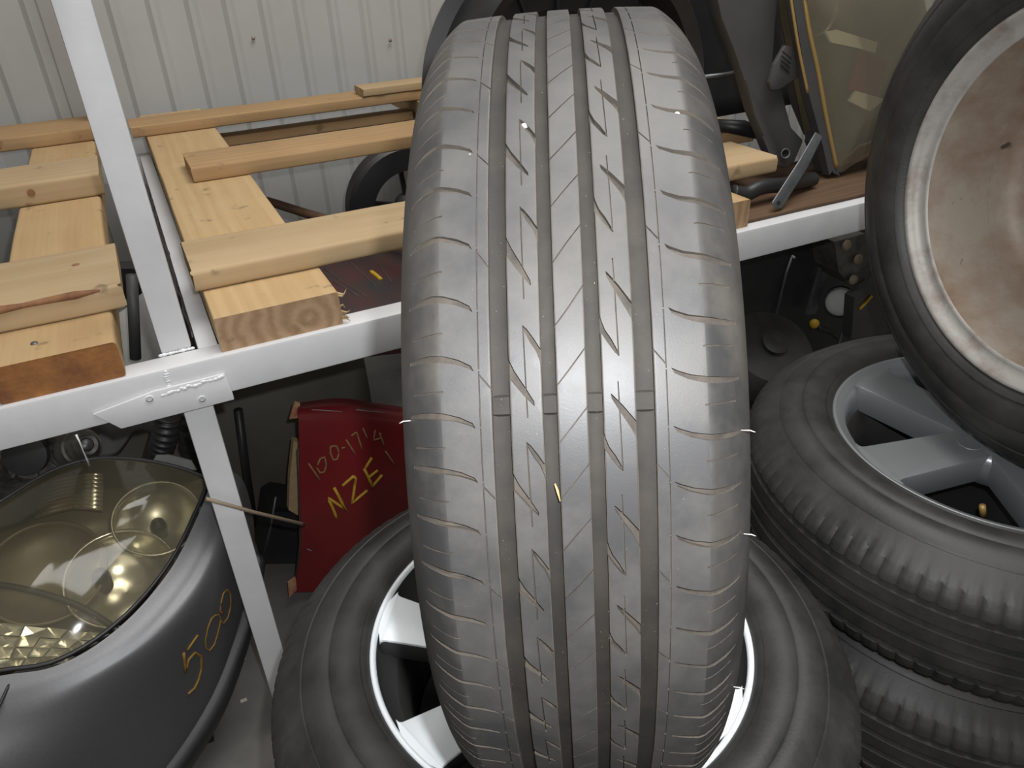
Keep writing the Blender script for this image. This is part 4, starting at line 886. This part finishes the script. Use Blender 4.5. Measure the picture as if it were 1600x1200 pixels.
V, F = loft_data([[(0.1712,1.6200,0.6816),(0.2801,1.6200,0.6806),(0.3934,1.6200,0.6724),(0.5283,1.6200,0.6606)], [(0.1450,1.5000,0.6602),(0.2454,1.4800,0.6725),(0.3481,1.4700,0.6673),(0.4717,1.4700,0.6474)], [(0.1034,1.3000,0.6346),(0.1967,1.2900,0.6532),(0.2905,1.2800,0.6595),(0.4016,1.2800,0.6451)], [(0.0836,1.2400,0.5917),(0.1738,1.2400,0.5912),(0.2685,1.2400,0.5906),(0.3790,1.2400,0.5732)]], 5, 0.015, (0, 0, 1.27))
sharp(fixn(obj('panel_skin', V, F, M['darkred'], rd, True)), 50)
strokes('marker_patch', [[(0.368, 1.4476, 0.6639), (0.3693, 1.4418, 0.6634), (0.3705, 1.4361, 0.6629), (0.3718, 1.4303, 0.6624), (0.3727, 1.4219, 0.662), (0.3736, 1.4136, 0.6616), (0.3744, 1.4053, 0.6613)]], 0.0048, M['yellow'], rd, (0, 0, 0))
strokes('scratch', [[(0.2839, 1.4917, 0.6737), (0.2907, 1.4631, 0.6718), (0.2971, 1.4343, 0.6703), (0.3032, 1.4054, 0.6693), (0.3102, 1.3779, 0.6682), (0.317, 1.3512, 0.667), (0.3243, 1.3278, 0.6647)], [(0.3401, 1.5156, 0.6715), (0.3427, 1.492, 0.6696), (0.3452, 1.469, 0.6679), (0.3474, 1.4455, 0.6665), (0.3499, 1.422, 0.6652), (0.3521, 1.3979, 0.6645), (0.3545, 1.3753, 0.6634)], [(0.283, 1.4254, 0.6705), (0.292, 1.3959, 0.6696), (0.3009, 1.3677, 0.6684), (0.3096, 1.3406, 0.6671)], [(0.394, 1.4868, 0.6627), (0.394, 1.4561, 0.6603), (0.3934, 1.4245, 0.6587), (0.3924, 1.392, 0.658)]], 0.0011, M['greyplastic'], rd, (0, 0, 0))
V, F = prism_data([(-0.1755,1.7800,0.6717),(-0.0184,1.7800,0.6371),(-0.0771,1.7800,0.3562),(-0.2639,1.7800,0.3789)], (0, .05, 0)); t = thing('battery_case', 'black case in the dark gap left of the post', 'box', (-0.1726,1.7800,0.3678)); sharp(fixn(obj('case_shell', V, F, M['black'], t)))
prism('cap', [(-0.1267,1.7750,0.5326),(-0.1168,1.7750,0.5300),(-0.1251,1.7750,0.5048),(-0.1343,1.7750,0.5008)], (0, -.006, 0), M['yellow'], t, label='small yellow cap')
t = thing('grey_post', 'slim grey pipe in the dark gap left of the post', 'pipe', (-0.0979,1.4200,0.6070))
V, F = tube_data([(-0.0615,1.4200,0.7634), (-0.0979,1.4200,0.6070)], 0.010, 10); obj('pipe', V, F, M['greyplastic'], t, True)

# ------------------------------------------------------------------ right side, on and under the rack
arch = thing('wheel_arch_liner', 'black wheel arch liner standing on the pallet behind the top of the tyre', 'car part', (0.85, 1.30, 0.87))
# arc described in its own upright plane
ac = Vector((0.81, 1.40, 0.965)); AF = Matrix.Translation(ac) @ Matrix.Rotation(math.radians(90), 4, 'X')
pr = [(0.255, -.09), (0.283, -.09), (0.289, -.07), (0.262, -.062), (0.262, .055), (0.272, .07), (0.262, .085), (0.240, .07), (0.246, -.06)]
V, F = lathe_data(pr, 60, closed=True, frame=AF, a0=math.radians(-17), a1=math.radians(197)); sharp(fixn(obj('arch_shell', V, F, M['black'], arch, True)), 40)
V, F = lathe_data([(0.06, -.075), (0.14, -.080), (0.15, -.072), (0.20, -.070), (0.252, -.058)], 48, frame=AF, a0=math.radians(-17), a1=math.radians(197)); sharp(fixn(obj('arch_face', V, F, M['black'], arch, True)), 30)
for k in range(7):
    a = math.radians(10 + 26 * k); V, F = box_data(.10, .25, -.004, .004, -.07, -.055, 0.001, mat_=AF @ Matrix.Rotation(a, 4, 'Z')); obj('stiffening_rib', V, F, M['black'], arch)
V, F = loft_data([[(1.00, 1.52, 1.28), (1.3, 1.50, 1.30), (1.8, 1.50, 1.30)], [(1.00, 1.50, 1.08), (1.3, 1.50, 1.09), (1.8, 1.50, 1.08)], [(1.02, 1.51, 0.841), (1.3, 1.51, 0.841), (1.8, 1.51, 0.841)]], 4, 0.01, (0, 0, 1.27)); fixn(obj('dark_backing', V, F, M['black'], arch, True))  # added black sheet standing in for the dark void behind the bracket
V, F = tube_data([(1.1001,1.3600,0.9706), (1.1591,1.3600,0.9693), (1.2245,1.3600,0.9713)], 0.005, 6); obj('metal_strip', V, F, M['steel'], arch, True)
V, F = tube_data([(1.1039,1.3000,0.8848), (1.1562,1.2800,0.8749), (1.2109,1.2600,0.8553)], [0.012, 0.016, 0.012], 10); obj('liner_clip', V, F, M['black'], arch, True)

br = thing('bumper_bracket', 'grey plastic bumper bracket with a bolt hole, on the pallet right of the tyre', 'bracket', (1.1647,1.1500,0.8164))
prism('bracket_body', [(0.9840,1.2200,1.1924),(1.0158,1.2100,1.0991),(1.0445,1.2000,1.0436),(1.0663,1.1900,0.9922),(1.0911,1.1800,0.9265),(1.1070,1.1650,0.8847),(1.1194,1.1550,0.8540),(1.1355,1.1500,0.8299),(1.1645,1.1500,0.8177),(1.1862,1.1500,0.8272),(1.2067,1.1550,0.8663),(1.1740,1.1600,0.8948),(1.1605,1.1700,0.9374),(1.1546,1.1800,0.9662),(1.1329,1.1900,1.0136),(1.1366,1.2000,1.0793),(1.1514,1.2200,1.1834)], (0.004, .035, 0.004), M['greyplastic'], br, 0.004)
prism('bracket_wing', [(1.1780,1.2650,1.1811),(1.2180,1.2600,1.1790),(1.2819,1.2250,0.9325),(1.3070,1.2100,0.8477),(1.2857,1.2100,0.8467),(1.2516,1.2250,0.9109),(1.2048,1.2500,1.0465)], (0.004, .03, 0.004), M['greyplastic'], br, 0.003)
prism('bracket_rib', [(1.0973,1.1650,0.9887),(1.1042,1.1630,0.9745),(1.1216,1.1630,0.9736),(1.1661,1.1630,0.9906),(1.1480,1.1720,1.0456),(1.1317,1.1720,1.0493),(1.1072,1.1680,1.0188)], (0, -.010, 0), M['greyplastic'], br, 0.002)
for i in range(4):
    V, F = tube_data([(1.1203,1.1580,1.0408), (1.1430,1.1560,1.0256)], 0.0012, 5); V = [v + Vector((-.001, -.002, -.008 * i)) for v in V]; obj('rib_line', V, F, M['black'], br)
hc = Vector((1.1527,1.1460,0.8509)); V, F = lathe_data([(0.0095, 0.0), (0.0105, .002), (0.0085, .0025), (0.0068, .001), (0.0062, -.004), (0, -.005)], 24, frame=frame_z(hc, (-0.3, -0.9, 0.2))); obj('bolt_eye', V, F, [M['steel'], M['void']], br, True, mi=[0, 0, 0, 1, 1] * 24)
sp_ = thing('metal_strap', 'flat dark steel strap with a hole, hanging over the brown board', 'strap', (1.0147,1.0200,0.8041))
prism('strap_bar', [(1.0009,1.0100,0.8141),(1.0101,1.0080,0.8023),(1.0252,1.0080,0.8019),(1.1120,1.0450,0.8528),(1.1695,1.0750,0.8936),(1.1548,1.0800,0.9030),(1.0949,1.0500,0.8685)], (0.003, .004, 0.002), M['steel'], sp_, 0.0012)
V, F = lathe_data([(0.004, .001), (0.0035, .0012), (0.0, 0.0006)], 16, frame=frame_z((1.0120,1.0060,0.8143), (-.2, -1, .3))); obj('strap_hole', V, F, M['void'], sp_, True)
bl = thing('rubber_seal', 'black rubber seal lying in a heap on the rack beside the tyre', 'seal', (1.0114,1.0500,0.8229))
V, F = tube_data(spline([(0.9565,1.0650,0.8284), (0.9829,1.0600,0.8216), (1.0194,1.0600,0.8285), (1.0873,1.0650,0.8207), (1.1732,1.0850,0.8114)], 8), 0.014, 10); obj('seal_strip', V, F, M['black'], bl, True)

RN = Vector((-0.08432,-0.98467,0.15270))
h2 = thing('headlamp', 'hazy headlamp with bright bars and a red-brown block inside, beside the upright rusty wheel', 'headlamp', (1.2544,1.1000,0.8048))
ol = [(1.1472,1.1681,1.1847),(1.1662,1.1520,1.0914),(1.1948,1.1358,1.0024),(1.2236,1.1186,0.9080),(1.2539,1.1012,0.8123),(1.2966,1.0986,0.8191),(1.3596,1.0966,0.8409),(1.4284,1.0985,0.8909),(1.4702,1.1082,0.9769),(1.4751,1.1203,1.0576),(1.4461,1.1334,1.1263),(1.3918,1.1468,1.1826)]
V, F = prism_data([Vector(p) - RN * .014 for p in ol], -RN * .06); sharp(fixn(obj('lamp_housing', V, F, M['amberhouse'], h2)))
P_ = spline(ol, 4, True); c_ = sum(P_, Vector()) / len(P_); n_ = len(P_); V, F = [], []
for s in range(6):
    f = 1 - s / 6
    for p in P_: V.append(c_ + (p - c_) * f + RN * .024 * (1 - f ** 4))
V.append(c_ + RN * .024)
for s in range(5):
    for i in range(n_): F.append([s * n_ + i, s * n_ + (i + 1) % n_, (s + 1) * n_ + (i + 1) % n_, (s + 1) * n_ + i])
for i in range(n_): F.append([5 * n_ + i, 5 * n_ + (i + 1) % n_, 6 * n_])
fixn(obj('lens', V, F, M['lens2'], h2, True))
def rbar(name, pts, lift, m, th=.006):
    V, F = prism_data([Vector(p) + RN * lift for p in pts], -RN * th); sharp(fixn(obj(name, V, F, m, h2)))
M['brightbar'] = mat('bright_yellow_bar', (0.90, 0.84, 0.60), 0.35, metal=0.1)
rbar('reflector_bar', [(1.1980,1.1456,1.0677),(1.2228,1.1437,1.0691),(1.3218,1.1306,1.0393),(1.3175,1.1281,1.0206),(1.2780,1.1334,1.0329),(1.2125,1.1413,1.0482)], .012, M['brightbar'])
rbar('reflector_bar', [(1.2627,1.1204,0.9411),(1.2767,1.1219,0.9582),(1.3513,1.1120,0.9354),(1.3149,1.1122,0.9167)], .012, M['brightbar'])
rbar('red_insert', [(1.2862,1.1315,1.0255),(1.3552,1.1222,1.0037),(1.3316,1.1145,0.9410),(1.2611,1.1237,0.9610)], .009, M['redblock'])
bw = lathe_data([(0.045 * math.sin(i * math.pi / 16), -.022 * math.cos(i * math.pi / 16)) for i in range(9)], 32, frame=frame_z(Vector((1.1956,1.1516,1.1051)) - RN * .008, RN)); obj('reflector', bw[0], bw[1], M['chrome'], h2, True)
V, F = tube_data(spline([(1.1444,1.1684,1.1848), (1.1665,1.1512,1.0861), (1.1949,1.1354,1.0002), (1.2220,1.1188,0.9081), (1.2519,1.1022,0.8175)], 6), 0.0042, 8); obj('gold_trim', V, F, M['gold'], h2, True)
V, F = prism_data([Vector((1.1169,1.1709,1.1863)), Vector((1.1417,1.1686,1.1850)), Vector((1.2471,1.1027,0.8182)), Vector((1.2354,1.1016,0.8049)), Vector((1.2140,1.1132,0.8675)), Vector((1.1729,1.1328,0.9710))], -RN * .02); sharp(fixn(obj('side_skirt', V, F, M['greyplastic'], h2)))
V, F = tube_data(spline([(1.1228,1.1642,1.1459), (1.1469,1.1473,1.0504), (1.1733,1.1318,0.9653)], 6), 0.003, 6); obj('skirt_trim', V, F, M['gold'], h2, True)
prism('lower_tab', [(1.2122,1.1139,0.8713),(1.2446,1.1014,0.8086),(1.2612,1.0987,0.8001),(1.2487,1.1058,0.8389),(1.2201,1.1163,0.8906)], -RN * .05, M['greyplastic'], h2)

# under the beam on the right
rad = thing('radiator', 'black radiator with a slim metal edge, under the rack right of the tyre', 'radiator', (1.08, 1.35, 0))
V, F = prism_data([(1.1516,1.3600,0.5868),(1.9921,1.3600,0.5736),(2.2103,1.3600,-0.0188),(1.7126,1.3600,-0.0580),(1.2057,1.3600,0.1063)], (0, .05, 0)); sharp(fixn(obj('radiator_core', V, F, M['black'], rad)))  # core enlarged as a black backing to darken the gap under the rack
V, F = tube_data([(1.4331,1.3520,0.5022), (1.4233,1.3520,0.4639), (1.4016,1.3520,0.2837)], 0.0035, 6); obj('metal_edge', V, F, M['steel'], rad, True)
V, F = prism_data([(1.5235,1.3300,0.4675),(1.5486,1.3300,0.4745),(1.5462,1.3300,0.4173),(1.5324,1.3300,0.3269),(1.5019,1.3300,0.3307)], (0, .01, 0)); sharp(fixn(obj('metal_bracket', V, F, M['steel'], rad)))
V, F = lathe_data([(0, .01), (0.003, .009), (0.0045, 0)], 10, frame=frame_z((1.4350,1.3520,0.5035), (0, -1, 0))); obj('bolt', V, F, M['rod'], rad, True)
fg = thing('fog_lamp', 'small round white faced lamp among the parts under the rack at right', 'lamp', (1.5510,1.2800,0.3712))
fr = frame_z((1.5549,1.2800,0.3739), (-0.75, -0.6, 0.25))
V, F = lathe_data([(0.0, .010), (0.02, .008), (0.034, .0), (0.036, -.004)], 32, frame=fr); obj('lamp_face', V, F, M['string'], fg, True)
V, F = lathe_data([(0.036, .004), (0.041, .003), (0.042, -.02), (0.030, -.045), (0, -.05)], 32, frame=fr); sharp(obj('lamp_body', V, F, M['black'], fg, True))
V, F = tube_data(spline([(1.5945,1.2700,0.3739), (1.6046,1.2700,0.3528), (1.5927,1.2700,0.3275), (1.5658,1.2600,0.3007), (1.5578,1.2600,0.2584)], 6), 0.004, 8); obj('lamp_pipe', V, F, M['steel'], fg, True)
yc = thing('wiring_plug', 'yellow wiring plug on a dark lead behind the right wheel stack', 'plug', (1.4290,1.2400,0.3600))
V, F = lathe_data([(0, .02), (0.010, .018), (0.012, .006), (0.012, -.012), (0, -.014)], 14, frame=frame_z((1.4286,1.2400,0.3620), (-.5, -.6, .5))); obj('plug_body', V, F, M['yellow'], yc, True)
V, F = tube_data(spline([(1.4612,1.2500,0.3381), (1.5364,1.2700,0.2944), (1.6341,1.3000,0.2149)], 5), 0.006, 8); obj('plug_lead', V, F, M['black'], yc, True)
gb = thing('gearbox_casting', 'brown greasy casting under the rack beside the upright rusty wheel', 'machine part', (1.5100,1.2200,0.5009))
V, F = prism_data([(1.4468,1.2400,0.5769),(1.5475,1.2400,0.5778),(1.6067,1.2400,0.5071),(1.6213,1.2400,0.4159),(1.5351,1.2400,0.4448),(1.4800,1.2400,0.4919)], (0, .08, 0)); sharp(fixn(obj('casting', V, F, M['alloy'], gb)))
for p in ((1.4788,1.2320,0.5648), (1.5292,1.2320,0.5178), (1.5260,1.2320,0.4639)):
    V, F = lathe_data([(0, .008), (0.010, .008), (0.013, .003), (0.013, 0)], 16, frame=frame_z(p, (0, -1, 0.1))); obj('boss', V, F, M['rod'], gb, True)
ym = thing('lamp_fragment', 'grey clear lamp fragment with yellow marks behind the upright rusty wheel', 'lamp', (1.5544,1.2000,0.3760))
V, F = prism_data([(1.5065,1.2000,0.4321),(1.5803,1.2000,0.4582),(1.6657,1.2000,0.2915),(1.5273,1.2000,0.3096)], (0, .03, 0)); sharp(fixn(obj('fragment_shell', V, F, M['greyplastic'], ym)))
V, F = tube_data([(1.5303,1.1970,0.3958), (1.5469,1.1970,0.4077), (1.5643,1.1970,0.4247)], 0.004, 6); obj('yellow_mark', V, F, M['yellow'], ym, True)
dt = thing('brake_drum', 'dark rounded brake drum in the shadow between the standing tyre and the right stack', 'machine part', (1.0818,1.0500,0.4523))
V, F = lathe_data([(0, .05), (0.05, .05), (0.09, .04), (0.105, .02), (0.11, -.02), (0.10, -.04), (0, -.04)], 40, frame=frame_z((1.1524,1.1200,0.4064), (-0.1, -0.5, 0.8))); sharp(obj('drum_shell', V, F, M['rubber'], dt, True))
V, F = lathe_data([(0.025, .05), (0.03, .062), (0.018, .066), (0, .064)], 24, frame=frame_z((1.1524,1.1200,0.4064), (-0.1, -0.5, 0.8))); sharp(obj('drum_hub', V, F, M['rubber'], dt, True))
# grit on the floor
for i, (p, lab) in enumerate((((-0.0874,1.1036,0.0000), 'white paint chip on the floor beside the bumper, nearer one'), ((-0.0727,1.2061,0.0000), 'tiny white chip on the floor beside the bumper, farther one'))):
    p = Vector(p); V, F = box_data(p.x - .006, p.x + .006, p.y - .003, p.y + .004, 0, .002, .0006); tag(obj('paint_chip', V, F, M['pebble']), lab, 'chip')
